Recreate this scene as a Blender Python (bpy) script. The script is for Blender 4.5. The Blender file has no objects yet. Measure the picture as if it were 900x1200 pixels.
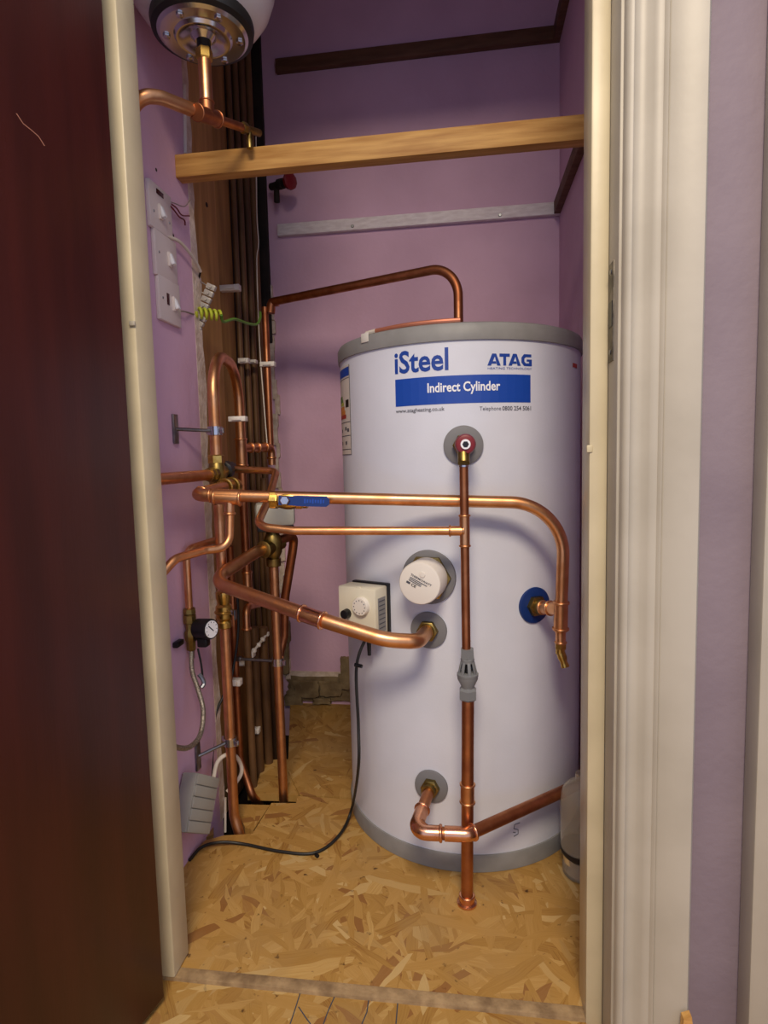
import bpy, bmesh, math, random
from mathutils import Vector as V, Matrix
random.seed(7)
PI = math.pi
S = bpy.context.scene
C = S.collection

# ------------------------------------------------------------------ camera, world, light
F_PX = 692.3
CAM = V((0, 0, 0.8315))
RT = V((0.9907828, 0.13324983, -0.02437069)); UP = V((0.01223964, 0.09111204, 0.99576543)); FW = V((-0.13490604, 0.98688554, -0.08864131))
cd = bpy.data.cameras.new('camera'); cam = bpy.data.objects.new('camera', cd); C.objects.link(cam)
cd.sensor_fit = 'VERTICAL'; cd.sensor_height = 36; cd.lens = F_PX / 1200 * 36; cd.clip_start = 0.01
m = Matrix((RT, UP, -FW)).transposed().to_4x4(); m.translation = CAM
cam.matrix_world = m
S.camera = cam
S.view_settings.view_transform = 'Standard'; S.view_settings.look = 'None'
S.view_settings.gamma = 1; S.view_settings.exposure = 0.0
S.view_settings.use_curve_mapping = False
w = bpy.data.worlds.new('world'); S.world = w; w.use_nodes = True
w.node_tree.nodes['Background'].inputs[0].default_value = (0.64, 0.71, 1.0, 1)
w.node_tree.nodes['Background'].inputs[1].default_value = 0.86
ld = bpy.data.lights.new('hall_lamp', 'AREA'); ld.shape = 'DISK'; ld.size = 0.8; ld.energy = 68; ld.color = (1.0, 0.84, 0.62)
lo = bpy.data.objects.new('hall_lamp', ld); C.objects.link(lo); lo.location = (0.06, -0.72, 2.26)

# ------------------------------------------------------------------ measuring helpers (a sight line meets a real plane)
def ray(px, py): return FW + RT * ((px - 450) / F_PX) - UP * ((py - 600) / F_PX)
def at(px, py, y=None, x=None, z=None, d=None):
    r = ray(px, py)
    if y is not None: s = y / r.y
    elif x is not None: s = x / r.x
    elif z is not None: s = (z - CAM.z) / r.z
    else: s = d
    return CAM + r * s
TC = V((-0.012, 1.403, 0)); TR = 0.271; TZ = 1.083; CAPZ = 1.049
def tk(px, py, R=TR):
    r = ray(px, py); o = CAM - TC
    a = r.x**2 + r.y**2; b = 2 * (o.x * r.x + o.y * r.y); c = o.x**2 + o.y**2 - R * R
    q = b * b - 4 * a * c
    s = (-b - math.sqrt(max(q, 0))) / (2 * a)
    p = CAM + r * s
    return math.atan2(p.x - TC.x, TC.y - p.y), p.z
def tp(phi, z, R=TR): return V((TC.x + R * math.sin(phi), TC.y - R * math.cos(phi), z))
def tn(phi): return V((math.sin(phi), -math.cos(phi), 0))
def tt(phi): return V((math.cos(phi), math.sin(phi), 0))

# ------------------------------------------------------------------ materials
def lin(c):
    if isinstance(c, str):
        c = [int(c[i:i + 2], 16) / 255 for i in (0, 2, 4)]
    return tuple((x / 12.92 if x <= 0.04045 else ((x + 0.055) / 1.055) ** 2.4) for x in c[:3]) + (1,)
def N(nt, kind, **k):
    n = nt.nodes.new(kind)
    for a, b in k.items(): setattr(n, a, b)
    return n
def mat(name, col, rough=0.5, metal=0.0, col2=None, scale=40, stretch=(1, 1, 1), bump=0.0, bscale=None, detail=4, lo_=0.35, hi_=0.65, spec=0.5, trans=0.0, coat=0.0, rough2=None, ior=1.45):
    M = bpy.data.materials.new(name); M.use_nodes = True; nt = M.node_tree
    B = nt.nodes['Principled BSDF']
    B.inputs['Base Color'].default_value = lin(col); B.inputs['Roughness'].default_value = rough; B.inputs['Metallic'].default_value = metal
    B.inputs['Specular IOR Level'].default_value = spec; B.inputs['Transmission Weight'].default_value = trans; B.inputs['Coat Weight'].default_value = coat
    B.inputs['IOR'].default_value = ior
    g = N(nt, 'ShaderNodeNewGeometry'); mp = N(nt, 'ShaderNodeMapping'); mp.inputs['Scale'].default_value = stretch
    nt.links.new(g.outputs['Position'], mp.inputs['Vector'])
    if col2 or rough2 is not None:
        no = N(nt, 'ShaderNodeTexNoise'); no.inputs['Scale'].default_value = scale; no.inputs['Detail'].default_value = detail
        nt.links.new(mp.outputs[0], no.inputs['Vector'])
        mr = N(nt, 'ShaderNodeMapRange'); mr.inputs[1].default_value = lo_; mr.inputs[2].default_value = hi_
        nt.links.new(no.outputs['Fac'], mr.inputs[0])
        if col2:
            mx = N(nt, 'ShaderNodeMix', data_type='RGBA'); mx.inputs[6].default_value = lin(col); mx.inputs[7].default_value = lin(col2)
            nt.links.new(mr.outputs[0], mx.inputs[0]); nt.links.new(mx.outputs[2], B.inputs['Base Color'])
        if rough2 is not None:
            m2 = N(nt, 'ShaderNodeMapRange'); m2.inputs[3].default_value = rough; m2.inputs[4].default_value = rough2
            nt.links.new(mr.outputs[0], m2.inputs[0]); nt.links.new(m2.outputs[0], B.inputs['Roughness'])
    if bump:
        nb = N(nt, 'ShaderNodeTexNoise'); nb.inputs['Scale'].default_value = bscale or scale; nb.inputs['Detail'].default_value = 3
        nt.links.new(mp.outputs[0], nb.inputs['Vector'])
        bp = N(nt, 'ShaderNodeBump'); bp.inputs['Strength'].default_value = bump; bp.inputs['Distance'].default_value = 0.003
        nt.links.new(nb.outputs['Fac'], bp.inputs['Height']); nt.links.new(bp.outputs[0], B.inputs['Normal'])
    return M
def osb(name, dark=1.0):
    M = bpy.data.materials.new(name); M.use_nodes = True; nt = M.node_tree; L = nt.links.new
    B = nt.nodes['Principled BSDF']; B.inputs['Roughness'].default_value = 0.55; B.inputs['Specular IOR Level'].default_value = 0.3
    g = N(nt, 'ShaderNodeNewGeometry')
    wn = N(nt, 'ShaderNodeTexNoise'); wn.inputs['Scale'].default_value = 9; wn.inputs['Detail'].default_value = 2
    L(g.outputs['Position'], wn.inputs['Vector'])
    sb = N(nt, 'ShaderNodeVectorMath', operation='MULTIPLY_ADD'); sb.inputs[1].default_value = (0.03, 0.03, 0); 
    L(wn.outputs['Color'], sb.inputs[0]); L(g.outputs['Position'], sb.inputs[2])
    best = None
    for k, (ang, sx, sy) in enumerate([(10, 8, 46), (52, 9, 60), (95, 8, 42), (140, 10, 54), (28, 13, 70), (118, 12, 64), (75, 16, 90), (165, 9, 50)]):
        mp = N(nt, 'ShaderNodeMapping', vector_type='POINT')
        rz = N(nt, 'ShaderNodeVectorRotate', rotation_type='Z_AXIS'); rz.inputs['Angle'].default_value = math.radians(ang)
        L(sb.outputs[0], rz.inputs['Vector']); L(rz.outputs[0], mp.inputs['Vector'])
        mp.inputs['Scale'].default_value = (sx, sy, 0.001); mp.inputs['Location'].default_value = (k * 3.1, k * 7.7, 0)
        vo = N(nt, 'ShaderNodeTexVoronoi', voronoi_dimensions='2D', feature='F1'); vo.inputs['Scale'].default_value = 1
        L(mp.outputs[0], vo.inputs['Vector'])
        sp = N(nt, 'ShaderNodeSeparateColor'); L(vo.outputs['Color'], sp.inputs[0])
        # fine grain along the strand
        gr = N(nt, 'ShaderNodeTexNoise'); gr.inputs['Scale'].default_value = 1.0; gr.inputs['Detail'].default_value = 3
        m2 = N(nt, 'ShaderNodeMapping'); L(rz.outputs[0], m2.inputs['Vector']); m2.inputs['Scale'].default_value = (18, 420, 1); L(m2.outputs[0], gr.inputs['Vector'])
        cur = (sp.outputs[0], sp.outputs[1], gr.outputs['Fac'], sp.outputs[2])
        if best is None: best = cur
        else:
            gt = N(nt, 'ShaderNodeMath', operation='GREATER_THAN'); L(cur[0], gt.inputs[0]); L(best[0], gt.inputs[1])
            new = []
            for a, b in zip(best, cur):
                mx = N(nt, 'ShaderNodeMix', data_type='FLOAT'); L(gt.outputs[0], mx.inputs[0]); L(a, mx.inputs[2]); L(b, mx.inputs[3]); new.append(mx.outputs[0])
            best = tuple(new)
    ad = N(nt, 'ShaderNodeMath', operation='MULTIPLY_ADD'); ad.inputs[1].default_value = 0.9; L(best[2], ad.inputs[0]); L(best[1], ad.inputs[2])
    cr = N(nt, 'ShaderNodeValToRGB'); e = cr.color_ramp
    for p, c in [(0.0, '6e4420'), (0.24, '8a5c2a'), (0.36, '9f773a'), (0.6, 'aa8243'), (0.9, 'b1894b'), (1.2, 'c19e5f')]:
        el = e.elements.new(min(p / 1.25, 1)); el.color = tuple(x * dark for x in lin(c)[:3]) + (1,)
    e.elements.remove(e.elements[0]); e.elements.remove(e.elements[-1])
    sc = N(nt, 'ShaderNodeMath', operation='MULTIPLY'); sc.inputs[1].default_value = 0.58; L(ad.outputs[0], sc.inputs[0]); L(sc.outputs[0], cr.inputs[0])
    # small dark knots / bark specks and dirt
    sn = N(nt, 'ShaderNodeTexNoise'); sn.inputs['Scale'].default_value = 60; sn.inputs['Detail'].default_value = 5; L(g.outputs['Position'], sn.inputs['Vector'])
    mr = N(nt, 'ShaderNodeMapRange'); mr.inputs[1].default_value = 0.66; mr.inputs[2].default_value = 0.74; L(sn.outputs['Fac'], mr.inputs[0])
    mx = N(nt, 'ShaderNodeMix', data_type='RGBA'); mx.inputs[7].default_value = lin('4a2c12'); L(mr.outputs[0], mx.inputs[0]); L(cr.outputs[0], mx.inputs[6])
    dk = N(nt, 'ShaderNodeMapRange'); dk.inputs[1].default_value = 0.93; dk.inputs[2].default_value = 0.965; dk.inputs[4].default_value = 0.7; L(best[3], dk.inputs[0])
    m3 = N(nt, 'ShaderNodeMix', data_type='RGBA'); m3.inputs[7].default_value = lin('7d4c26'); L(dk.outputs[0], m3.inputs[0]); L(mx.outputs[2], m3.inputs[6])
    pl = N(nt, 'ShaderNodeMapRange'); pl.inputs[1].default_value = 0.10; pl.inputs[2].default_value = 0.03; pl.inputs[4].default_value = 0.55; L(best[3], pl.inputs[0])
    m4 = N(nt, 'ShaderNodeMix', data_type='RGBA'); m4.inputs[7].default_value = lin('cdb27c'); L(pl.outputs[0], m4.inputs[0]); L(m3.outputs[2], m4.inputs[6])
    dn2 = N(nt, 'ShaderNodeTexNoise'); dn2.inputs['Scale'].default_value = 7; dn2.inputs['Detail'].default_value = 6; L(g.outputs['Position'], dn2.inputs['Vector'])
    dm = N(nt, 'ShaderNodeMapRange'); dm.inputs[1].default_value = 0.5; dm.inputs[2].default_value = 0.75; dm.inputs[4].default_value = 0.45; L(dn2.outputs['Fac'], dm.inputs[0])
    m5 = N(nt, 'ShaderNodeMix', data_type='RGBA'); m5.inputs[7].default_value = lin('9b8058'); L(dm.outputs[0], m5.inputs[0]); L(m4.outputs[2], m5.inputs[6])
    L(m5.outputs[2], B.inputs['Base Color'])
    bp = N(nt, 'ShaderNodeBump'); bp.inputs['Strength'].default_value = 0.2; bp.inputs['Distance'].default_value = 0.002
    L(ad.outputs[0], bp.inputs['Height']); L(bp.outputs[0], B.inputs['Normal'])
    return M
MT = dict(
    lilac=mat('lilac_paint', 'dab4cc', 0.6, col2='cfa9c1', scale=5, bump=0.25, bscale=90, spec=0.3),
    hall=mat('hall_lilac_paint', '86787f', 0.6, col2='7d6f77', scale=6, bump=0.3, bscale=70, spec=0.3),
    gloss=mat('cream_gloss', 'cabd9c', 0.38, col2='bfb292', scale=12, bump=0.08, bscale=60),
    trimw=mat('white_gloss', 'b0a898', 0.45, col2='a79f8f', scale=10, bump=0.08, bscale=50),
    plaster=mat('raw_plaster', 'e3d3c4', 0.9, col2='c9b4a2', scale=45, bump=0.8, bscale=120),
    rough=mat('rough_masonry', '93805f', 0.95, col2='6a583f', scale=22, bump=1.0, bscale=60),
    mahog=mat('mahogany_veneer', '401711', 0.38, col2='34120d', scale=4, stretch=(6, 6, 0.5), bump=0.05, bscale=60),
    doorstile=mat('door_lipping', '6a3620', 0.5),
    pine=mat('sawn_pine', 'c99a55', 0.6, col2='a9783a', scale=6, stretch=(1.2, 14, 14), bump=0.2, bscale=20),
    board=mat('stained_board', 'c89a58', 0.7, col2='ab8045', scale=5, stretch=(8, 8, 0.9), bump=0.2, bscale=20),
    boardd=mat('stained_board_dark', 'a2783f', 0.7, col2='835d2e', scale=5, stretch=(8, 8, 0.9), bump=0.2, bscale=20),
    strike=mat('worn_strike_metal', '7d766a', 0.5, 0.6, col2='4b463f', scale=60),
    darkwood=mat('dark_batten_wood', '6e4c36', 0.7, col2='573826', scale=5, stretch=(2, 12, 12), bump=0.2, bscale=20),
    whitewood=mat('white_painted_batten', 'f0e8ea', 0.6, col2='ddd2d5', scale=14, stretch=(2, 8, 8), bump=0.3, bscale=40),
    osb=osb('osb_strand_board'), osbd=osb('osb_hall_board', 0.92),
    dust=mat('dusty_board_edge', 'a98d66', 0.9, col2='7d6446', scale=30, bump=0.6, bscale=120),
    void=mat('dark_subfloor', '2a211a', 0.95, col2='17110d', scale=12),
    tank=mat('white_powder_coat', 'd6d9e4', 0.42, bump=0.06, bscale=260, col2='d0d3de', scale=8),
    cap=mat('grey_plastic', '8b8a88', 0.5, col2='807f7d', scale=20),
    washer=mat('grey_rubber', '77777a', 0.6), bluew=mat('blue_washer_rubber', '0c2f6e', 0.5),
    blue=mat('blue_print', '0f44a4', 0.5), navy=mat('navy_print', '173f96', 0.5), white=mat('white_print', 'eceef2', 0.5),
    black=mat('black_plastic', '121214', 0.4), print=mat('grey_print', '4a4b55', 0.6), red=mat('red_print', 'b0372a', 0.5), orange=mat('orange_print', 'd98a35', 0.5), green=mat('green_print', '5d8a3a', 0.5),
    copper=mat('copper', 'e2ab7c', 0.32, 1, col2='cc8f5f', scale=28, rough2=0.42, bump=0.04, bscale=150),
    copperb=mat('bright_copper', 'eeb592', 0.18, 1, col2='d79670', scale=40, rough2=0.3),
    copperd=mat('aged_copper', 'c08259', 0.35, 1, col2='9c6040', scale=22, rough2=0.5),
    oldpipe=mat('old_brown_pipe', '7c5a38', 0.55, 0.2, col2='543a24', scale=14, stretch=(1, 1, 0.4)),
    brass=mat('brass', 'd3b060', 0.25, 1, col2='b08c42', scale=60, rough2=0.38),
    brassd=mat('dull_brass', 'a08a50', 0.4, 1, col2='7d6a3a', scale=50),
    chrome=mat('chrome', 'c9cace', 0.2, 1), steel=mat('zinc_steel', '9a9da0', 0.35, 1, col2='7d8084', scale=60),
    hose=mat('braided_steel', 'b5ab98', 0.4, 0.7, col2='6e675c', scale=420, bump=0.5, bscale=420),
    redp=mat('red_plastic', '781a20', 0.35), cream=mat('cream_plastic', 'd9d3bd', 0.45), whitep=mat('white_plastic', 'e2dcd2', 0.4),
    switch=mat('switch_plastic', 'ded2cc', 0.35), greyp=mat('grey_pvc', 'a3a298', 0.5), tundish=mat('grey_tundish_plastic', '77797b', 0.45),
    bluep=mat('blue_plastic', '0d2d6e', 0.35), enamel=mat('white_enamel', 'd9d5d2', 0.3), rubber=mat('black_rubber', '1b1a18', 0.5),
    salmon=mat('salmon_copper_tape', 'c98064', 0.45, 0.6), tape=mat('clear_tape', 'd6d2c8', 0.25), wirew=mat('white_cable', 'd9d0c0', 0.45), wirer=mat('red_wire', '6d1218', 0.4),
    wireg=mat('grey_wire', '8d8078', 0.5), ygreen=mat('earth_sleeve_yellow', 'b9c43a', 0.4), ygreen2=mat('earth_sleeve_green', '5f8f2e', 0.4),
    clear=mat('clear_plastic', 'efe6d4', 0.08, trans=0.82, ior=1.2), connector=mat('clear_connector', 'cfc8be', 0.25, trans=0.35), neon=mat('dark_neon_window', '3b0d0d', 0.2),
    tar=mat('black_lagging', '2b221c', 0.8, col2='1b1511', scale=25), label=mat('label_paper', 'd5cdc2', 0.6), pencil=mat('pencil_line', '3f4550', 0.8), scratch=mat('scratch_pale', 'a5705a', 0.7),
)

# ------------------------------------------------------------------ mesh builders
class MB:
    def __init__(s): s.v = []; s.f = []
    def add(s, vs, fs):
        o = len(s.v); s.v += [V(p) for p in vs]; s.f += [tuple(i + o for i in f) for f in fs]; return s
    def box(s, c, size, ax=None, bev=0.0, seg=2):
        bm = bmesh.new(); bmesh.ops.create_cube(bm, size=1)
        for v in bm.verts: v.co = V((v.co.x * size[0], v.co.y * size[1], v.co.z * size[2]))
        if bev: bmesh.ops.bevel(bm, geom=bm.edges[:], offset=bev, segments=seg, affect='EDGES', profile=0.5)
        X, Y, Z = ax if ax else (V((1, 0, 0)), V((0, 1, 0)), V((0, 0, 1)))
        c = V(c); bm.verts.index_update()
        vs = [c + X * v.co.x + Y * v.co.y + Z * v.co.z for v in bm.verts]; fs = [[v.index for v in f.verts] for f in bm.faces]
        bm.free(); return s.add(vs, fs)
    def rng(s, lo, hi, bev=0.0):
        lo, hi = V(lo), V(hi); return s.box((lo + hi) / 2, hi - lo, bev=bev)
    def lathe(s, prof, p0, axis, seg=24, up=None):
        axis = V(axis).normalized(); p0 = V(p0)
        u = V(up) if up else (V((0, 0, 1)) if abs(axis.z) < 0.9 else V((1, 0, 0)))
        a = axis.cross(u).normalized(); b = axis.cross(a)
        vs = []; fs = []; n = len(prof)
        for (t, r) in prof:
            for k in range(seg):
                q = 2 * PI * k / seg; vs.append(p0 + axis * t + (a * math.cos(q) + b * math.sin(q)) * max(r, 1e-5))
        for i in range(n - 1):
            for k in range(seg):
                k2 = (k + 1) % seg; fs.append((i * seg + k, i * seg + k2, (i + 1) * seg + k2, (i + 1) * seg + k))
        fs.append(tuple(range(seg))[::-1]); fs.append(tuple((n - 1) * seg + k for k in range(seg)))
        return s.add(vs, fs)
    def cyl(s, p0, p1, r, seg=20, r1=None):
        p0, p1 = V(p0), V(p1); return s.lathe([(0, r), ((p1 - p0).length, r if r1 is None else r1)], p0, p1 - p0, seg)
    def path(s, pts, fil=0.0, n=10):
        pts = [V(p) for p in pts]; out = [pts[0]]
        for i in range(1, len(pts) - 1):
            fr = fil[i - 1] if isinstance(fil, (list, tuple)) else fil
            p, a, b = pts[i], pts[i - 1], pts[i + 1]
            d1 = (a - p); d2 = (b - p); L = min(d1.length, d2.length); d1.normalize(); d2.normalize()
            ang = d1.angle(d2)
            if fr <= 0 or ang > PI - 0.02: out.append(p); continue
            t = min(fr / math.tan(ang / 2), L * 0.499); r = t * math.tan(ang / 2)
            c = p + (d1 + d2).normalized() * (r / math.sin(ang / 2))
            q1 = p + d1 * t - c; q2 = p + d2 * t - c; th = q1.angle(q2)
            for k in range(n + 1):
                f = k / n; out.append(c + (q1 * math.sin((1 - f) * th) + q2 * math.sin(f * th)) / math.sin(th))
        out.append(pts[-1]); return out
    def tube(s, pts, r, fil=0.0, seg=16, n=10, smooth=False):
        if smooth: pts = catmull(pts)
        P = s.path(pts, fil, n); Q = [P[0]]
        for p in P[1:]:
            if (p - Q[-1]).length > 1e-5: Q.append(p)
        P = Q; vs = []; fs = []; a = None
        for i, p in enumerate(P):
            if i == 0: t = P[1] - P[0]
            elif i == len(P) - 1: t = P[-1] - P[-2]
            else: t = (P[i + 1] - p).normalized() + (p - P[i - 1]).normalized()
            t.normalize()
            if a is None:
                u = V((0, 0, 1)) if abs(t.z) < 0.9 else V((1, 0, 0)); a = t.cross(u).normalized()
            else: a = (a - t * a.dot(t)).normalized()
            b = t.cross(a)
            for k in range(seg):
                q = 2 * PI * k / seg; vs.append(p + (a * math.cos(q) + b * math.sin(q)) * r)
        for i in range(len(P) - 1):
            for k in range(seg):
                k2 = (k + 1) % seg; fs.append((i * seg + k, i * seg + k2, (i + 1) * seg + k2, (i + 1) * seg + k))
        fs.append(tuple(range(seg))[::-1]); fs.append(tuple((len(P) - 1) * seg + k for k in range(seg)))
        return s.add(vs, fs)
    def prism(s, poly, dv):
        n = len(poly); dv = V(dv); vs = [V(p) for p in poly] + [V(p) + dv for p in poly]
        fs = [tuple(range(n))[::-1], tuple(range(n, 2 * n))] + [(i, (i + 1) % n, n + (i + 1) % n, n + i) for i in range(n)]
        return s.add(vs, fs)
    def ring(s, c, axis, r, t=0.0016):
        axis = V(axis).normalized()
        pr = [(t * 1.3 * math.sin(q), r + t * (0.3 + math.cos(q))) for q in [(-0.5 + k / 6) * PI for k in range(7)]]
        return s.lathe([(pr[0][0], r * 0.9)] + pr + [(pr[-1][0], r * 0.9)], c, axis, 20)
    def fitting(s, p0, p1, r, k=1.13, t=0.0018):           # a soldered socket with beaded ends
        p0, p1 = V(p0), V(p1); d = p1 - p0
        s.lathe([(0, r * 0.9), (0, r * k), (d.length, r * k), (d.length, r * 0.9)], p0, d, 20)
        n = d.normalized(); s.ring(p0 + n * 0.002, d, r * k, t); s.ring(p1 - n * 0.002, d, r * k, t); return s
    def hexn(s, c, axis, r, h):
        axis = V(axis).normalized(); c = V(c)
        return s.lathe([(0, r * 0.86), (h * 0.12, r), (h * 0.88, r), (h, r * 0.86)], c, axis, 6)
    def build(s, name, m, parent=None, label=None, cat=None, group=None, kind=None, smooth=35):
        me = bpy.data.meshes.new(name)
        if parent is not None:
            rt = parent
            while rt.parent: rt = rt.parent
            org = rt.location.copy()
        else:
            xs = [p.x for p in s.v]; ys = [p.y for p in s.v]; zs = [p.z for p in s.v]
            org = V(((min(xs) + max(xs)) / 2, (min(ys) + max(ys)) / 2, min(zs)))
        me.from_pydata([p - org for p in s.v], [], s.f)
        bm = bmesh.new(); bm.from_mesh(me); bmesh.ops.recalc_face_normals(bm, faces=bm.faces[:]); bm.to_mesh(me); bm.free()
        if smooth:
            me.shade_smooth(); me.set_sharp_from_angle(angle=math.radians(smooth))
        me.materials.append(MT[m]); o = bpy.data.objects.new(name, me); C.objects.link(o)
        if parent is not None: o.parent = parent
        else: o.location = org
        tag(o, label, cat, group, kind); return o
def tag(o, label=None, cat=None, group=None, kind=None):
    for k, v in (('label', label), ('category', cat), ('group', group), ('kind', kind)):
        if v: o[k] = v
    return o
def thing(name, label, cat, loc, group=None):
    o = bpy.data.objects.new(name, None); C.objects.link(o); o.location = V(loc); o.empty_display_size = 0.02
    return tag(o, label, cat, group)
def copy_tree(o, dv, parent=None, **k):
    c = o.copy(); C.objects.link(c)
    if parent is not None: c.parent = parent
    else: c.location = o.location + V(dv)
    for ch in list(o.children): copy_tree(ch, dv, c)
    return tag(c, **k)
def catmull(pts, n=8):
    pts = [V(p) for p in pts]; P = [pts[0] * 2 - pts[1]] + pts + [pts[-1] * 2 - pts[-2]]; out = []
    for i in range(1, len(P) - 2):
        for k in range(n):
            t = k / n; a, b, c, d = P[i - 1:i + 3]
            out.append(0.5 * ((2 * b) + (c - a) * t + (2 * a - 5 * b + 4 * c - d) * t * t + (3 * b - a - 3 * c + d) * t ** 3))
    out.append(pts[-1]); return out
def text_mesh(txt, bold=0.0):                              # flat letters as (verts, faces) in a unit box
    cu = bpy.data.curves.new('lettering', 'FONT'); cu.body = txt; cu.size = 1; cu.offset = bold; cu.resolution_u = 3
    o = bpy.data.objects.new('lettering', cu); C.objects.link(o)
    me = bpy.data.meshes.new_from_object(o.evaluated_get(bpy.context.evaluated_depsgraph_get()))
    vs = [v.co.copy() for v in me.vertices]; fs = [tuple(p.vertices) for p in me.polygons]
    C.objects.unlink(o); bpy.data.objects.remove(o); bpy.data.curves.remove(cu); bpy.data.meshes.remove(me)
    x0 = min(v.x for v in vs); x1 = max(v.x for v in vs); y0 = min(v.y for v in vs); y1 = max(v.y for v in vs)
    return [((v.x - x0) / (x1 - x0), (v.y - y0) / (y1 - y0)) for v in vs], fs

# ------------------------------------------------------------------ the setting
XL, XR, YB = -0.585, 0.296, 1.92
YS, YE = 0.832, 0.883                                       # door stop front and back
ZC = 2.45; HEAD = 2.04
MB().rng((-0.66, YB, -0.15), (XR + 0.1, YB + 0.1, ZC)).build('wall_back', 'lilac', kind='structure')
MB().rng((XR, 0.86, -0.15), (XR + 0.1, YB, ZC)).build('wall_right', 'lilac', kind='structure')
wl = MB().rng((XL - 0.1, 0.86, -0.15), (XL, 1.285, ZC)).build('wall_left', 'lilac', kind='structure')
# the broken plaster edge where the wall stops and the pipe chase begins
e = MB(); zs = [-0.02 + k * 0.035 for k in range(71)]
ys = [1.285 + 0.012 + 0.008 * math.sin(k * 0.9) * random.random() + random.uniform(-0.004, 0.006) + (0.010 if zs[k] < 1.25 and zs[k] > .5 else 0) for k in range(71)]
for k in range(70):
    a, b, z0, z1 = ys[k], ys[k + 1], zs[k], zs[k + 1]
    e.prism([(XL + .0005, 1.27, z0), (XL + .0005, a, z0), (XL + .0005, b, z1), (XL + .0005, 1.27, z1)], (-0.07, 0, 0)) if k % 1 == 0 else None
e.build('plaster_edge', 'plaster', wl)
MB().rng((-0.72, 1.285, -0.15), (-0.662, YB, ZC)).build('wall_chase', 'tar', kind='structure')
MB().rng((-0.72, 0.78, ZC), (0.6, YB + 0.1, ZC + 0.05)).build('ceiling', 'lilac', kind='structure')
# front wall with the door opening
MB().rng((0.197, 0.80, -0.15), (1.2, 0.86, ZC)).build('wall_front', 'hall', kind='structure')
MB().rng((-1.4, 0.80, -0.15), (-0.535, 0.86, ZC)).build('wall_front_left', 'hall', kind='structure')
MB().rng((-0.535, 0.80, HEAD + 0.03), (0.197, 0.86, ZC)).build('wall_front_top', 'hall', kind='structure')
# door lining: posts, stops
XLo, XRo = -0.498, 0.192; XLs, XRs = -0.475, 0.168
j1 = MB().rng((XLo - 0.035, 0.785, -0.05), (XLo, 0.90, HEAD), 0.002).build('trim_1', 'gloss', kind='structure')
MB().rng((XLo, YS, 0.001), (XLs, YE, HEAD), 0.003).build('door_stop', 'gloss', j1)
h = at(155, 379, y=.83); MB().box(h, (.009, .004, .007), bev=.0012).build('paint_chip', 'trimw', j1)
j2 = MB().rng((XRo, 0.787, -0.05), (XRo + 0.03, 0.90, HEAD), 0.003).build('trim_2', 'trimw', kind='structure')
st = MB().rng((XRo - 0.024, YS, -0.014), (XRo, YE, HEAD), 0.003).build('door_stop', 'gloss', j2)
c = at(691, 526, y=YS); MB().box(c, (0.008, 0.003, 0.010), bev=0.0014).build('paint_chip', 'gloss', st)
z0, z1 = at(715, 425, x=XRo).z, at(715, 311, x=XRo).z
sp = MB().rng((XRo - 0.0012, 0.805, z0), (XRo + 0.001, 0.829, z1), 0.0004).build('strike_plate', 'strike', j2)
zz = at(715, 365, x=XRo).z
MB().rng((XRo - 0.002, 0.809, zz - 0.022), (XRo, 0.826, zz + 0.010)).build('latch_hole', 'black', sp)
for z in (z0 + 0.012, z1 - 0.012): MB().lathe([(0, .004), (.0012, .003)], (XRo - .0013, .817, z), (-1, 0, 0), 12).build('screw', 'steel', sp)
MB().rng((XLo, 0.79, HEAD - 0.003), (XRo, 0.90, HEAD + 0.03)).build('trim_3', 'gloss', kind='structure')
# right architrave, moulded, extruded upright
xa = 0.2855
prof = [(XRo + .004, .80), (XRo + .004, .776), (.2005, .772), (.204, .772), (.2075, .777), (.213, .7785), (.220, .776), (.226, .771), (.231, .768), (.236, .768), (.238, .7655), (.2405, .764), (.2415, .766), (.243, .764), (xa - .003, .7615), (xa, .765), (xa, .80)]
MB().prism([(x, y, -0.05) for x, y in prof], (0, 0, HEAD + 0.15)).build('trim_4', 'trimw', kind='structure', smooth=50)
# next doorway's architrave at the right edge
p = at(897, 600, y=0.765).x
MB().rng((p, 0.765, -0.05), (p + 0.09, 0.80, 2.1), 0.003).build('trim_5', 'trimw', kind='structure')
# dark door, opened towards the viewer
hx, hy = at(157, 600, y=0.792).x, 0.792
dd = V((math.cos(math.radians(257)), math.sin(math.radians(257)), 0)); dn = V((-dd.y, dd.x, 0))
dl = MB().box(V((hx, hy, 0.99)) + dd * 0.343 - dn * 0.02, (0.686, 0.04, 1.965), (dd, dn, V((0, 0, 1))), bev=0.0015).build('door_1', 'mahog', kind='structure')
MB().box(V((hx, hy, 0.99)) + dd * 0.0005 - dn * 0.02, (0.002, 0.034, 1.96), (dd, dn, V((0, 0, 1)))).build('edge_lipping', 'doorstile', dl)
def on_door(px, py):
    r = ray(px, py); s = (V((hx, hy, 0)) - CAM).dot(dn) / r.dot(dn); return CAM + r * s
q = [on_door(*p) for p in ((19, 133), (27, 145), (37, 153), (45, 160), (52, 171))]
MB().tube([p + dn * 0.0002 for p in q], 0.0006, seg=6).build('scratch', 'scratch', dl)

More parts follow.
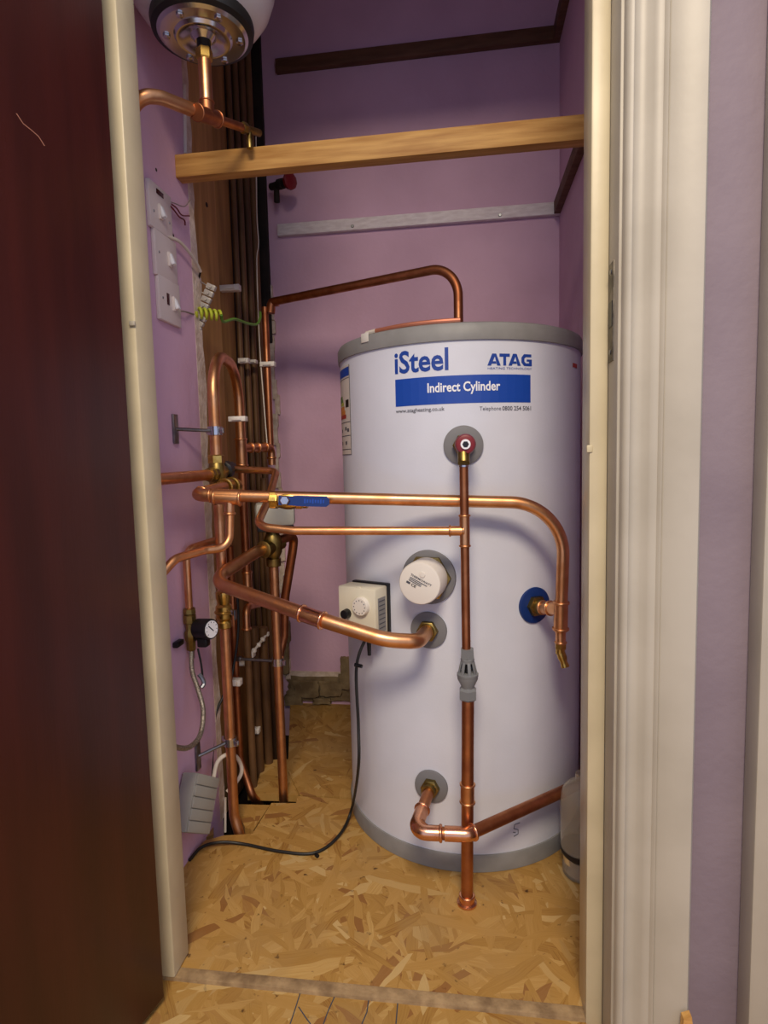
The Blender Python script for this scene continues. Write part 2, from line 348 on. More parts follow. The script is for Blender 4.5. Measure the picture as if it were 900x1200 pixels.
# floor: hall boards, cupboard boards with the cut outs round the pipes
fl = MB().rng((-0.72, 0.80, -0.16), (XR, YB, -0.12)).build('floor', 'void', kind='structure')
def slab(poly, m, th=0.018, z=0.0, nm='osb_board'):
    return MB().prism([(x, y, z - th) for x, y in poly], (0, 0, th)).build(nm, m, fl, smooth=0)
def g(px, py):
    p = at(px, py, z=0); return (p.x, p.y)
yT = 0.846
slab([(XLo, yT), (XRo, yT), (XRo, 0.9), (XR, 0.9), (XR, g(380, 935)[1]), g(349, 933), g(347, 941), g(318, 941), g(296, 977), g(262, 979), g(240, 985), (XL, 1.14), (XL, 0.9), (XLo, 0.9)], 'osb')
slab([g(351, 931), (XR, g(380, 933)[1]), (XR, YB), g(340, 822), g(338, 886), g(336, 900)], 'osb', z=-0.001)
slab([g(275, 941), g(316, 942), g(297, 971), g(287, 968), g(282, 958)], 'osb', z=-0.003)
slab([g(309, 889), g(337, 888), g(350, 930), g(290, 928), g(301, 917)], 'osb', z=-0.004)
slab([g(228, 984), g(250, 975), g(250, 955), g(236, 955)], 'osb', z=-0.006)
yT2 = yT - 0.012
sl = MB().rng((XLo, yT2, -0.05), (XRo, yT + 0.008, 0.0012), 0.0015).build('trim_6', 'dust', kind='structure')
hf = MB().rng((-1.4, -0.6, -0.05), (1.2, yT2 + 0.004, -0.006)).build('floor_hall', 'osbd', kind='structure')
def gh(px, py): return at(px, py, z=-0.0058)
for a in ([(352, 1163), (346, 1182), (340, 1200)], [(392, 1168), (384, 1186), (379, 1200)], [(432, 1172), (430, 1186), (424, 1200)], [(466, 1176), (464, 1200)], [(350, 1180), (358, 1192), (364, 1200)], [(424, 1171), (432, 1167), (436, 1173)]):
    MB().tube([gh(*p) for p in a], 0.0009, seg=6).build('pencil_line', 'pencil', hf)

# rough masonry where the plaster has fallen from the foot of the back wall
wb = bpy.data.objects['wall_back']
def rock(c, s, n=0):
    bm = bmesh.new(); bmesh.ops.create_cube(bm, size=1); bmesh.ops.subdivide_edges(bm, edges=bm.edges[:], cuts=5, use_grid_fill=True)
    vs = [V((v.co.x * s[0], v.co.y * s[1], v.co.z * s[2])) * random.uniform(0.90, 1.09) + V(c) for v in bm.verts]; bm.verts.index_update()
    fs = [[v.index for v in f.verts] for f in bm.faces]; bm.free(); return MB().add(vs, fs)
for px, py, sx, sz in ((360, 806, .085, .055), (388, 806, .075, .05), (345, 819, .06, .035), (378, 820, .06, .02), (408, 798, .06, .05), (405, 780, .03, .06), (430, 805, .09, .05), (336, 770, .02, .11), (338, 740, .015, .07)):
    rock(at(px, py, y=YB - 0.004), (sx, 0.03, sz)).build('brick' if sz > .045 and sx > .05 else 'mortar_lump', 'rough', wb)
rock(at(384, 806, y=YB), (0.27, 0.016, 0.085)).build('mortar_bed', 'rough', wb)
rock(at(367, 790, y=YB), (0.2, 0.014, 0.022)).build('broken_plaster', 'plaster', wb)

# ragged plaster where the back wall meets the chase
for k in range(26):
    pz_ = .12 + k * .05; px_ = 1.05 * 0 - .612 + random.uniform(-.012, .006)
    rock((px_, YB - .003, pz_), (random.uniform(.010, .018), .012, random.uniform(.04, .07))).build('mortar_lump', 'plaster', wb)
# battens and shelf bearer
b = at(450, 175, y=1.215).z
MB().rng((XL, 1.215, at(213, 215, x=XL).z), (XR, 1.245, at(213, 190, x=XL).z), 0.0015).build('pine_beam', 'pine', label='orange pine beam crossing the whole cupboard in front of the vessel pipework', cat='beam')
z = 1.553
r = thing('batten', 'white painted batten with two screws across the lilac back wall', 'batten', (-0.15, YB - .02, z))
MB().rng((at(327, 272, y=YB).x, YB - 0.018, z), (XR, YB, z + 0.036), 0.001).build('rail', 'whitewood', r)
for px, py in ((413, 265), (586, 252)):
    p = at(px, py, y=YB - .018); MB().lathe([(0, .0055), (.002, .004)], p, (0, -1, 0), 12).build('screw', 'steel', r)
MB().rng((XR - 0.019, 1.42, z), (XR, YB - 0.02, z + 0.036), 0.001).build('batten', 'darkwood', label='short brown batten on the right wall at the end of the white batten', cat='batten')
z = 2.046
MB().rng((at(325, 85, y=YB).x, YB - 0.02, z), (XR, YB, z + 0.038), 0.001).build('batten', 'darkwood', label='long dark brown batten high on the back wall', cat='batten')
MB().rng((XR - 0.02, 1.3, z), (XR, YB - 0.02, z + 0.038), 0.001).build('batten', 'darkwood', label='dark brown batten high on the right wall above the beam', cat='batten')

# stained boards lining the pipe chase
ya, yb_, yc = 1.29, at(263, 450, x=-.64).y, at(280, 450, x=-.64).y
cb = MB().rng((-0.662, ya, -0.1), (-0.640, yb_, ZC), 0.001).build('chase_board', 'board', label='wide brown stained board lining the pipe chase behind the light switches', cat='board')
p0 = at(242, 240, x=-.64)
MB().lathe([(0, .006), (.001, .006)], p0, (1, 0, 0), 16).build('knot', 'tar', cb)
MB().rng((-0.662, yb_ + .002, -0.1), (-0.643, yc, ZC), 0.001).build('chase_board', 'boardd', label='narrow dark stained board between the wide board and the old pipes', cat='board')
MB().rng((-0.655, at(305, 200, x=-.63).y, 1.22), (-0.615, YB - .002, ZC), 0.003).build('corner_post', 'tar', label='blackened timber post in the back left corner above the copper pipes', cat='post')

# ------------------------------------------------------------------ the hot water cylinder
cyl = thing('hot_water_cylinder', 'tall white hot water cylinder with grey cap and blue printed label', 'water cylinder', TC)
MB().lathe([(0.03, TR), (CAPZ + .004, TR)], TC, (0, 0, 1), 128).build('body', 'tank', cyl)
MB().lathe([(CAPZ, TR - .004), (CAPZ, TR + .004), (CAPZ + .004, TR + .0045), (TZ - .010, TR + .0045), (TZ - .003, TR + .001), (TZ, TR - .006), (TZ - .002, TR - .02), (TZ - .002, .001)], TC, (0, 0, 1), 128).build('top_cap', 'cap', cyl, 'grey plastic top cap')
MB().lathe([(0, TR - .002), (0.001, TR + .004), (.03, TR + .005), (.036, TR + .003), (.037, TR - .004)], TC, (0, 0, 1), 128).build('base_ring', 'cap', cyl, 'grey plastic base ring')
def curved(mb, uv, fs, ph0, ph1, z0, z1, off=0.0006):
    return mb.add([tp(ph0 + (ph1 - ph0) * u, z0 + (z1 - z0) * v, TR + off) for u, v in uv], fs)
def grid(n): return [(i / n, j) for i in range(n + 1) for j in (0, 1)], [(2 * i, 2 * i + 2, 2 * i + 3, 2 * i + 1) for i in range(n)]
def span(x0, x1, y0, y1):                                   # picture-measured extent to angles and heights on the drum
    p0, _ = tk(x0, (y0 + y1) / 2); p1, _ = tk(x1, (y0 + y1) / 2); xm = (x0 + x1) / 2
    return p0, p1, tk(xm, y1)[1], tk(xm, y0)[1]
def panel(x0, x1, y0, y1, m, nm, off=0.0006, n=16, par=None):
    return curved(MB(), *grid(n), *span(x0, x1, y0, y1), off).build(nm, m, par or cyl, smooth=0)
def ctext(txt, x0, x1, y0, y1, m, nm, bold=0.0, off=0.0006, par=None):
    uv, fs = text_mesh(txt, bold); return curved(MB(), uv, fs, *span(x0, x1, y0, y1), off).build(nm, m, par or cyl, smooth=0)
panel(463.5, 621.5, 439.5, 472.5, 'blue', 'blue_band')
ctext('iSteel', 462.5, 525.5, 409, 436, 'navy', 'brand_lettering', 0.022)
ctext('Indirect Cylinder', 501, 586, 447, 462, 'white', 'white_lettering', 0.022, off=0.0012)
ctext('www.atagheating.co.uk', 464, 521, 478, 484, 'print', 'web_lettering', 0.01)
ctext('Telephone', 562, 587, 476.3, 482.5, 'print', 'phone_lettering', 0)
ctext('0800 254 5061', 588.5, 622, 475.8, 481, 'print', 'phone_number', 0.015)
ctext('HEATING TECHNOLOGY', 571.5, 623, 430.5, 433, 'navy', 'strap_lettering', 0)
# heavy wide capitals A T A G as polygons
mb = MB(); ph0, ph1, za, zb = span(571, 623, 414.5, 428.5)
def glyph(polys, x0, wd):
    for po in polys: mb.add([tp(ph0 + (ph1 - ph0) * (x0 + wd * u), za + (zb - za) * v, TR + .0006) for u, v in po], [tuple(range(len(po)))])
Ag = [[(0, 0), (.27, 0), (.56, .76), (.36, 1)], [(.36, 1), (.56, .76), (.73, 0), (1, 0), (.66, 1)], [(.33, .16), (.68, .16), (.63, .36), (.40, .36)]]
Tg = [[(0, .74), (1, .74), (1, 1), (0, 1)], [(.36, 0), (.64, 0), (.64, .75), (.36, .75)]]
Gg = [[(0, .3), (.28, .36), (.28, .64), (0, .7)], [(0, .7), (.28, .64), (.42, .76), (.24, 1)], [(.24, 1), (.42, .76), (.95, .76), (.95, 1)], [(0, .3), (.24, 0), (.42, .23), (.28, .36)], [(.24, 0), (.85, 0), (.72, .23), (.42, .23)], [(.72, .23), (.85, 0), (1, 0), (1, .56), (.72, .56)], [(.5, .38), (.74, .38), (.74, .56), (.5, .56)]]
glyph(Ag, 0, .28); glyph(Tg, .255, .225); glyph(Ag, .45, .28); glyph(Gg, .745, .255)
mb.build('logo_lettering', 'navy', cyl, smooth=0)
# energy label on the left flank
phe = tk(411, 480)[0]; phs = phe - 0.42
def flank(u0, u1, y0, y1, m, nm, par=None, off=.0008):
    z0, z1 = tk(408, y1)[1], tk(408, y0)[1]
    return curved(MB(), *grid(6), phs + (phe - phs) * u0, phs + (phe - phs) * u1, z0, z1, off).build(nm, m, par or cyl, smooth=0)
en = flank(0, 1, 427, 533, 'label', 'energy_label', off=.0005)
flank(0.02, .97, 429.5, 440, 'blue', 'blue_header', en)
for k, (y, mm) in enumerate(zip((462, 466, 470, 475, 480, 485), ('green', 'green', 'ygreen', 'orange', 'orange', 'red'))): flank(.08, .5 + .05 * k, y, y + 3.8 + (k > 2), mm, 'rating_bar', en)
flank(.74, .92, 468, 477, 'black', 'rating_arrow', en)
for y in (442, 494, 510, 526): flank(.03, .97, y, y + .8, 'print', 'rule_line', en)
for x, y in ((.66, 500), (.8, 502), (.66, 517), (.3, 502), (.3, 517)): flank(x, x + .1, y, y + 4, 'print', 'small_figures', en)
flank(.98, 1, 427, 533, 'print', 'rule_line', en); flank(0, 1, 532.3, 533, 'print', 'rule_line', en)
panel(671, 676, 426, 431, 'red', 'red_sticker')
mb = MB(); q = [(609, 964), (603, 966), (602, 971), (607, 972), (607, 977), (602, 980)]
mb.tube([tp(*tk(*p), TR + .0006) for p in q], 0.0007, seg=6).build('pen_mark', 'print', cyl)
MB().tube([tp(*tk(*p), TR + .0006) for p in ((601, 975), (604, 975.5))], 0.0006, seg=6).build('pen_mark', 'print', cyl)
def flange(px, py, r, m, nm='flange_washer', t=.003):
    ph, z = tk(px, py); p = tp(ph, z); n = tn(ph)
    MB().lathe([(-.006, r), (t, r), (t + .001, r - .002), (t + .001, r * .4), (-.006, r * .4)], p, n, 48).build(nm, m, cyl)
    return p, n, ph, z
fT = flange(543, 522, .0375, 'washer'); fI = flange(502.5, 676, .0535, 'washer'); fM = flange(502.5, 738, .0365, 'washer'); fB = flange(505.5, 921, .034, 'washer'); fC = flange(626, 709, .036, 'bluew')
# salmon strip lying on the top rim with a white tail
t_ = [tp(tk(x, 400)[0], TZ + .0045, TR - .012) for x in (436, 470, 505, 540)]
r = thing('copper_strip', 'salmon coloured copper strip with white taped end lying on the cylinder cap', 'strip', t_[1])
MB().tube(t_, 0.005, seg=10, smooth=True).build('strip', 'salmon', r)
MB().tube([t_[0] + V((-.022, .020, 0)), t_[0]], 0.0052, seg=10).build('white_end', 'wirew', r, 'white plastic end')
MB().box(tp(tk(430, 400)[0], TZ - .008, TR + .0055), (.022, .002, .018), (tt(tk(430, 400)[0]), tn(tk(430, 400)[0]), V((0, 0, 1))), bev=.0008).build('tape', 'tape', r, 'clear tape')

# ------------------------------------------------------------------ fittings on the drum
# temperature relief valve
YV = 1.045
p, n, ph, z = fT
r = thing('relief_valve', 'brass relief valve with dark red knob at the top of the cylinder face', 'valve', p)
MB().cyl(p + n * .0, p + n * .075, .013, 24).hexn(p + n * .008, n, .021, .016).cyl(p + n * .03, p + n * .066, .0165, 24).build('body', 'brassd', r)
k0 = p + n * .068
MB().lathe([(0, .014), (.004, .0185), (.016, .0185), (.021, .016), (.022, .012)], k0, n, 28).build('knob', 'redp', r, 'dark red knob')
MB().lathe([(0, .009), (.003, .0085)], k0 + n * .022, n, 24).build('knob_ring', 'white', r)
MB().lathe([(0, .006), (.0015, .0055)], k0 + n * .0245, n, 6).build('knob_centre', 'black', r)
xo = (p + n * .087).x; vz = z
ox = V((at(543.5, 545, y=YV).x, YV, 0)); 
zo = at(543, 541, y=YV).z
MB().cyl((p.x, YV + .012, z - .004), (ox.x, YV, zo - .002), .0105, 20).hexn((ox.x, YV, zo - .006), (0, 0, 1), .0115, .008).build('outlet', 'brassd', r)
MB().lathe([(0, .0092), (.004, .0092)], (ox.x, YV, zo - .009), (0, 0, 1), 20).build('olive', 'chrome', r)
# upper discharge pipe with its tee
xt = at(546.5, 762, y=YV).x
zt0, zt1 = zo - .007, at(546, 760, y=YV).z
tx = lambda z: ox.x + (xt - ox.x) * (zt0 - z) / (zt0 - zt1)
r = thing('copper_pipe', 'thin upright copper pipe running from the red knobbed valve down to the grey tundish', 'pipe', (xt, YV, zt1))
MB().tube([(ox.x, YV, zt0), (xt, YV, zt1)], .0078, seg=20).build('pipe', 'copperd', r)
za, zb_, zm = at(544, 603, y=YV).z, at(545, 641, y=YV).z, at(545, 622, y=YV).z
te = MB().fitting((tx(za), YV, za), (tx(zb_), YV, zb_), .0078, 1.14, .0014)
tb = V((at(526, 622, y=YV).x, YV, zm)); te.fitting(tb, (tx(zm), YV, zm), .0078, 1.12, .0014).build('tee', 'copper', r, 'copper tee joint')
# tundish
zt2 = at(548, 820, y=YV).z; x2 = at(548, 790, y=YV).x
r = thing('tundish', 'grey plastic tundish with open windows in the upright pipe before the cylinder', 'tundish', (x2, YV, zt2))
Z = lambda py: at(548, py, y=YV).z - zt2
MB().lathe([(Z(776), .0095), (Z(771), .0115), (Z(771), .0135), (Z(760), .0125), (Z(760), .008)], (x2, YV, zt2), (0, 0, 1), 6).build('inlet_nut', 'tundish', r)
MB().lathe([(Z(795), .0165), (Z(792), .0192), (Z(789), .0192), (Z(788), .016)], (x2, YV, zt2), (0, 0, 1), 28).lathe([(Z(776), .012), (Z(772), .0125), (Z(770), .010)], (x2, YV, zt2), (0, 0, 1), 28).build('collar', 'tundish', r)
for k in range(8):
    a = k * PI / 4 + .2; ca, sa = math.cos(a), math.sin(a); b0 = V((x2 + ca * .0165, YV + sa * .0165, zt2 + Z(789))); b1 = V((x2 + ca * .0115, YV + sa * .0115, zt2 + Z(775)))
    ax = (b1 - b0).normalized(); tg = V((-sa, ca, 0)); nn = ax.cross(tg)
    MB().box((b0 + b1) / 2, (.0055, .002, (b1 - b0).length), (tg, nn, ax), bev=.0005).build('window_bar', 'tundish', r)
MB().lathe([(Z(789), .006), (Z(772), .0055)], (x2, YV, zt2), (0, 0, 1), 20).build('nozzle', 'black', r)
MB().lathe([(Z(806), .0115), (Z(803), .0125), (Z(795), .0185), (Z(792), .0185)], (x2, YV, zt2), (0, 0, 1), 28).build('cone', 'tundish', r)
MB().lathe([(0, .0135), (Z(818), .017), (Z(808), .017), (Z(805), .0125)], (x2, YV, zt2), (0, 0, 1), 6).build('outlet_nut', 'tundish', r)
# lower discharge pipe to the floor
fz = at(547, 1062, z=0); zl = at(548, 818, y=YV).z
bp_ = V((fz.x, YV, -.03)); up_ = V((x2, YV, zl)); L = lambda zz: bp_.lerp(up_, (zz + .03) / (zl + .03))
r = thing('copper_pipe', 'upright copper pipe running from the grey tundish into the floor before the cylinder', 'pipe', (fz.x, YV, 0))
MB().tube([bp_, up_], .0112, seg=24).build('pipe', 'copperd', r)
MB().fitting(L(at(548, 941, y=YV).z), L(at(548, 918, y=YV).z), .0112, 1.12, .0017).build('coupling', 'copper', r)
MB().lathe([(0, .013), (.001, .0185), (.004, .0185), (.006, .0145), (.014, .0145), (.015, .0115)], L(0.0), (0, 0, 1), 28).ring(L(.016), (0, 0, 1), .0125, .0022).build('floor_collar', 'copperb', r)

# immersion heater: brass hex plate and white cap
p, n, ph, z = fI
r = thing('immersion_heater', 'round white immersion heater cap with printed label in the middle of the cylinder', 'immersion heater', p)
MB().hexn(p + n * .003, n, .046, .010).build('hex_nut', 'brassd', r)
MB().lathe([(.010, .0385), (.012, .0405), (.060, .0405), (.063, .039), (.064, .036), (.064, .001)], p, n, 56).build('cap', 'whitep', r)
fc = p + n * .0643; tu = tt(ph); R_ = lambda a: (tu * math.cos(a) + V((0, 0, 1)) * math.sin(a))
a0 = math.radians(-27); eu = R_(a0); ev = R_(a0 + PI / 2)
def cap_text(txt, u0, u1, v0, v1, nm, m='print', bold=0):
    uv, fs = text_mesh(txt, bold); MB().add([fc + eu * (u0 + (u1 - u0) * a) + ev * (v0 + (v1 - v0) * b_) + n * .0004 for a, b_ in uv], fs).build(nm, m, r, smooth=0)
cap_text('THERMOWATT', -.022, .022, .0055, .0098, 'maker_lettering', bold=.02)
cap_text('CE', -.013, -.003, -.0115, -.006, 'ce_mark', 'black', .02)
for v in (.0025, -.0005, -.0035): MB().box(fc + eu * (-.008 + (v > 0) * .005) + ev * v + n * .0003, (.026 + (v > 0) * .01, .0014, .0003), (eu, ev, n)).build('print_line', 'print', r)
MB().box(fc - eu * .0195 - ev * .0085 + n * .0003, (.008, .004, .0003), (eu, ev, n)).build('print_block', 'print', r)
MB().lathe([(0, .006), (.0016, .005), (.002, .001)], fc + ev * .018 - eu * .002, n, 20).build('screw_cover', 'whitep', r)

# cylinder thermostat
phb, zb0 = tk(440, 709)
Zv = V((0, 0, 1)); p = tp(phb, zb0, TR + .006); phb += 0.28; n = tn(phb); tu = tt(phb)
r = thing('thermostat', 'cream box thermostat with round dial strapped to the left of the cylinder', 'thermostat', p)
axn = (tu, n, Zv)
MB().box(p + n * .006, (.088, .012, .104), axn, bev=.002).build('back_plate', 'black', r, 'black back plate')
MB().box(p + n * .034 - tu * .003, (.090, .046, .098), axn, bev=.004).build('case', 'cream', r)
fcx = p + n * .057
MB().lathe([(0, .019), (.007, .0185), (.009, .017), (.0095, .001)], fcx + tu * .010 + Zv * .013, n, 40).build('dial', 'whitep', r, 'round white dial')
for k in range(12):
    a = k * PI / 6; MB().box(fcx + n * .0098 + tu * (.010 + .013 * math.cos(a)) + Zv * (.013 + .013 * math.sin(a)), (.0016, .0008, .0016), axn).build('dial_mark', 'print', r)
MB().lathe([(0, .010), (.012, .009), (.013, .007)], fcx - tu * .026 - Zv * .006, n, 24).build('knob', 'black', r, 'black knob')
MB().box(p + n * .034 + tu * .0421 - Zv * .006, (.0008, .028, .07), axn).build('side_label', 'cap', r, 'grey printed side label')
for k in range(7): MB().box(p + n * .034 + tu * .0427 + Zv * (.022 - .009 * k), (.0004, .022, .002), axn).build('label_line', 'print', r)
MB().box(fcx - n * .006 + tu * .0 + Zv * .0485, (.012, .01, .004), axn, bev=.001).build('catch', 'cream', r)
# its black cable
cb0 = p + n * .02 - Zv * .05
zf = .004
pts = [cb0, at(418, 780, y=cb0.y - .015), at(420, 850, y=cb0.y - .03), at(420, 900, y=cb0.y - .04)]
pts += [at(412, 948, z=.03), at(398, 978, z=.008), at(370, 999, z=zf), at(330, 998, z=zf), at(285, 989, z=zf), at(258, 987, z=.012), at(236, 993, z=.006), at(222, 1008, z=zf)]
r = thing('flex_cable', 'black flex hanging from the thermostat and trailing over the floor to the left wall', 'cable', pts[6])
MB().tube(pts, .0032, seg=10, smooth=True).build('flex', 'rubber', r)
q = pts[1]; MB().tube([q + V((-.004, 0, .002)), q + V((.012, -.004, 0))], .004, seg=8).build('cable_tie', 'black', r)
q = at(370, 1001, z=.005); MB().tube([q, q + V((.006, -.006, 0))], .004, seg=8).build('cable_tie', 'black', r)
MB().cyl(cb0 - Zv * .002, cb0 - Zv * .05, .0055, 14, r1=.0035).build('strain_relief', 'black', r)

# ------------------------------------------------------------------ cold pipe across the front
RC = .0111
E0 = at(228, 580, y=1.05); E1 = at(590, 588.5, y=1.09); cor = at(662, 590, y=1.092); dn_ = at(657, 737, y=1.105)
ey = at(262, 571, y=1.19)
r = thing('copper_pipe', 'long copper pipe crossing in front of the cylinder and bending down to the blue washer', 'pipe', E1)
T0 = E0.lerp(cor, .02); 
MB().tube([E0 + (cor - E0) * .02, cor, dn_], RC, [.098], seg=24, n=18).build('pipe', 'copper', r)
MB().tube([ey, E0, E0.lerp(cor, .13)], RC * 1.12, [.022], seg=22).ring(E0.lerp(cor, .045), cor - E0, RC * 1.1).ring(ey.lerp(E0, .8), ey - E0, RC * 1.1).build('elbow', 'copper', r, 'copper elbow at the left end')
ta, tb2 = at(251, 582.5, y=1.052), at(283, 584, y=1.055); tm = at(269, 584, y=1.053)
MB().fitting(ta, tb2, RC, 1.18, .002).fitting(at(269, 603, y=1.053), tm, .0078, 1.2, .0018).build('tee', 'copper', r, 'copper tee joint')
d_ = (dn_ - cor).normalized()
tq0, tq1 = at(657.5, 705, y=1.102), at(657, 738, y=1.105)
p, n, ph, z = fC
br = at(658, 714, y=1.103); b0 = p + n * .022
tz = MB().fitting(tq0, tq1, RC, 1.17, .002).fitting(b0 + (br - b0) * .05, br, RC * .95, 1.15, .0018); tz.ring(b0.lerp(br, .45), br - b0, RC * 1.12, .002).build('tee', 'copper', r, 'copper tee joint by the blue washer')
rd0, rd1 = at(657, 738, y=1.105), at(657, 754, y=1.105)
MB().fitting(rd0, rd1, .009, 1.05, .0016).build('reducer', 'copper', r)
MB().hexn(p + n * .002, n, .021, .013).cyl(p + n * .014, p + n * .026, .0145, 20).build('union_nut', 'brassd', r, 'brass union nut')
dc0 = at(657, 752, y=1.105); dc1 = at(656.5, 766, y=1.105); dc2 = at(662, 783, y=1.10)
r = thing('drain_cock', 'small brass drain cock under the tee right of the blue washer', 'drain cock', dc0)
MB().hexn(dc0, dc1 - dc0, .0105, .014).cyl(dc0, dc1, .0085, 18).build('body', 'brass', r)
MB().lathe([(0, .008), (.012, .0085), (.02, .0065), (.026, .0075), (.03, .0075)], dc1 + (dc0 - dc1) * .2, dc2 - dc1, 18).build('spout', 'brass', r)
# ball valve
v0, v1 = at(316, 586, y=1.058), at(352, 587, y=1.063); vd = (v1 - v0).normalized(); vm = v0.lerp(v1, .5)
r = thing('ball_valve', 'brass lever valve with blue handle in the long front pipe', 'valve', vm)
MB().lathe([(0, .0125), (.002, .0155), (.016, .0155), (.018, .0125), (.018, .014), (.03, .0165), (.04, .0165), (.05, .014), (.05, .0125)], v0, vd, 8).build('body', 'brass', r)
MB().hexn(v0 - vd * .0, vd, .0165, .014).build('nut', 'brass', r); MB().hexn(v1 - vd * .008, vd, .0165, .014).build('nut', 'brass', r)
MB().cyl(v1, v1 + vd * .014, .0135, 20).build('nut', 'brass', r)
fr = (CAM - vm).normalized(); fr = (fr - vd * fr.dot(vd)).normalized(); vu = vd.cross(fr)
if vu.z < 0: vu = -vu
sc = vm + fr * .022 + vd * .007
MB().cyl(vm + fr * .008, vm + fr * .026 , .008, 20).build('stem', 'brassd', r)
def lv(a, b, c): return sc + vd * a + fr * b + vu * c
w_ = .0085
lev = MB().prism([lv(-.012, .004, -w_), lv(.012, .004, -w_), lv(.022, .004, -.0095), lv(.074, .004, -.0095), lv(.080, .004, -.005), lv(.080, .004, .005), lv(.074, .004, .0095), lv(.022, .004, .0095), lv(.012, .004, w_), lv(-.012, .004, w_)], fr * .006).build('lever', 'bluep', r, 'blue lever handle')
MB().lathe([(0, .0098), (.004, .0098), (.006, .0075), (.006, .001)], sc + fr * .010, fr, 6).build('lever_nut', 'chrome', r, 'chrome nut')
for k in range(8): MB().box(lv(.036 + k * .0048, .0103, .0), (.0026, .0006, .006 if k % 3 else .0085), (vd, fr, vu)).build('raised_print', 'blue', lev)

# discharge pipe from the valve group to the tee
pts = [at(276, 550, d=1.345), at(324, 552, d=1.30), at(315, 585, d=1.18), at(300, 617, d=1.085), at(345, 622, d=1.07), V((tb.x, YV, zm))]
r = thing('copper_pipe', 'thin copper pipe looping below the blue lever to the tee on the upright pipe', 'pipe', pts[4])
MB().tube(pts, .0077, [.03, .06, .035, .05], seg=18).build('pipe', 'copper', r)

# return pipe from the middle flange to the motorised valve
p, n, ph, z = fM
MV = at(319, 640, d=1.46)
pts = [p + n * .012, at(490, 752, y=1.045), at(452, 750, y=1.03), at(366, 723, d=1.10), at(247, 681, d=1.215), at(300, 647, d=1.36), MV]
r = thing('copper_pipe', 'thick copper pipe curving from the grey washer below the heater cap to the left', 'pipe', pts[3])
MB().tube(pts, .0138, [.03, .12, .2, .055, .1], seg=26, n=14).build('pipe', 'copper', r)
MB().hexn(p + n * .003, n, .021, .014).cyl(p + n * .015, p + n * .022, .0165, 24).build('union_nut', 'brassd', r, 'brass union nut')
a, b_ = at(353, 718.5, d=1.11), at(379, 727.5, d=1.088); MB().fitting(a, b_, .0138, 1.1, .002).build('coupling', 'copperb', r, 'bright soldered coupling')

# bottom return pipe
p, n, ph, z = fB
yb1 = 1.012
c1 = at(486, 963, y=yb1); c1 = V((c1.x, yb1, at(520, 978, y=yb1).z + .0)); 
zc = at(530, 978, y=yb1).z
q1 = at(485, 975, y=yb1); q1.z = zc
q2 = at(548, 977, y=yb1 + .003); q2.z = zc
far = at(668, 917, d=1.20); far.z = zc
r = thing('copper_pipe', 'copper pipe with bright elbows running from the lowest grey washer to the right wall', 'pipe', q2)
d2 = (far - q2).normalized()
st0 = p + n * .012
MB().tube([st0, q1, q2, far + d2 * .08], .0112, [.03, .025], seg=24).build('pipe', 'copperd', r)
l1 = q1.lerp(st0, .5); l2 = q1.lerp(q2, .5)
MB().tube([l1, q1, l2], .0132, [.03], seg=24).ring(l1, st0 - q1, .0128, .0022).ring(l2, q2 - q1, .0128, .0022).build('elbow', 'copperb', r, 'bright copper elbow')
l3 = q2 + d2 * .012
MB().tube([l2 + (q2 - l2) * .15, q2, l3], .0132, [.02], seg=24).ring(l3, d2, .0128, .0024).build('elbow', 'copperb', r, 'bright copper elbow')
MB().hexn(p + n * .003, n, .019, .012).cyl(p + n * .012, p + n * .026, .014, 20).build('union_nut', 'brassd', r, 'brass union nut')

# pipe from the top of the cylinder to the chase
tzp = at(531, 372, y=1.403); v_ = V((TC.x + .004, TC.y, TZ - .003)); up1 = at(531, 318, y=1.403); up1.x = v_.x; up1.z -= .0
lf = at(318, 354, d=1.64)
r = thing('copper_pipe', 'copper pipe rising from the cylinder top and running back left to the chase', 'pipe', v_)
MB().tube([v_, V((v_.x, v_.y, at(500, 314, y=1.41).z)), lf], .0108, [.07], seg=22, n=16).build('pipe', 'copperd', r)
MB().lathe([(0, .02), (.003, .02), (.004, .012)], v_, (0, 0, 1), 28).build('collar', 'copperb', r)
MB().tube([lf + (v_ - lf) * .0 + V((.02, 0, 0)), lf, lf - V((0.004, 0, .03))], .0125, [.012], seg=18).build('elbow', 'copperd', r)

# ------------------------------------------------------------------ left pipe cluster
PA = V((-0.530, 1.223, 0))
def onA(py, px=258): return V((PA.x, PA.y, at(px, py, y=PA.y).z))
RL = at(281, 490, x=-.565)                                  # right leg of the arch
def onR(py): return V((RL.x, RL.y, at(281, py, y=RL.y).z))
top = onA(409, 255).z
r = thing('copper_pipe', 'arched copper pipe like an upturned U on the left above the brass valves', 'pipe', onA(540, 247))
MB().tube([onA(548, 247), V((PA.x, PA.y, top)), V((RL.x, RL.y, top - .004)), onR(520)], .0122, [.1, .1], seg=24, n=18).build('pipe', 'copper', r)
MB().fitting(onR(546), onR(514), .0122, 1.15, .002).build('tee', 'copper', r, 'copper tee joint')
q0, q1_ = onR(525), at(318, 524, d=1.66)
r = thing('copper_pipe', 'short level copper link with beaded joints from the arch to the pipe in the corner', 'pipe', q0)
lk = MB().tube([q0, q1_, q1_ - V((0, 0, .05))], .0105, [.018], seg=18)
for f in (.3, .52, .78): lk.ring(q0.lerp(q1_, f), q1_ - q0, .0108, .0028)
lk.ring(q1_ - V((0, 0, .03)), (0, 0, 1), .0108, .0022); lk.build('pipe', 'copper', r)
r = thing('copper_pipe', 'upright copper pipe below the arch tee passing behind the horizontal pipes', 'pipe', onR(690))
MB().tube([onR(546), onR(672)], .0105, seg=18).ring(onR(670), (0, 0, 1), .0108, .002).build('pipe', 'copperd', r)
MB().fitting(onR(690), onR(670), .0105, 1.1).build('coupling', 'copper', r)
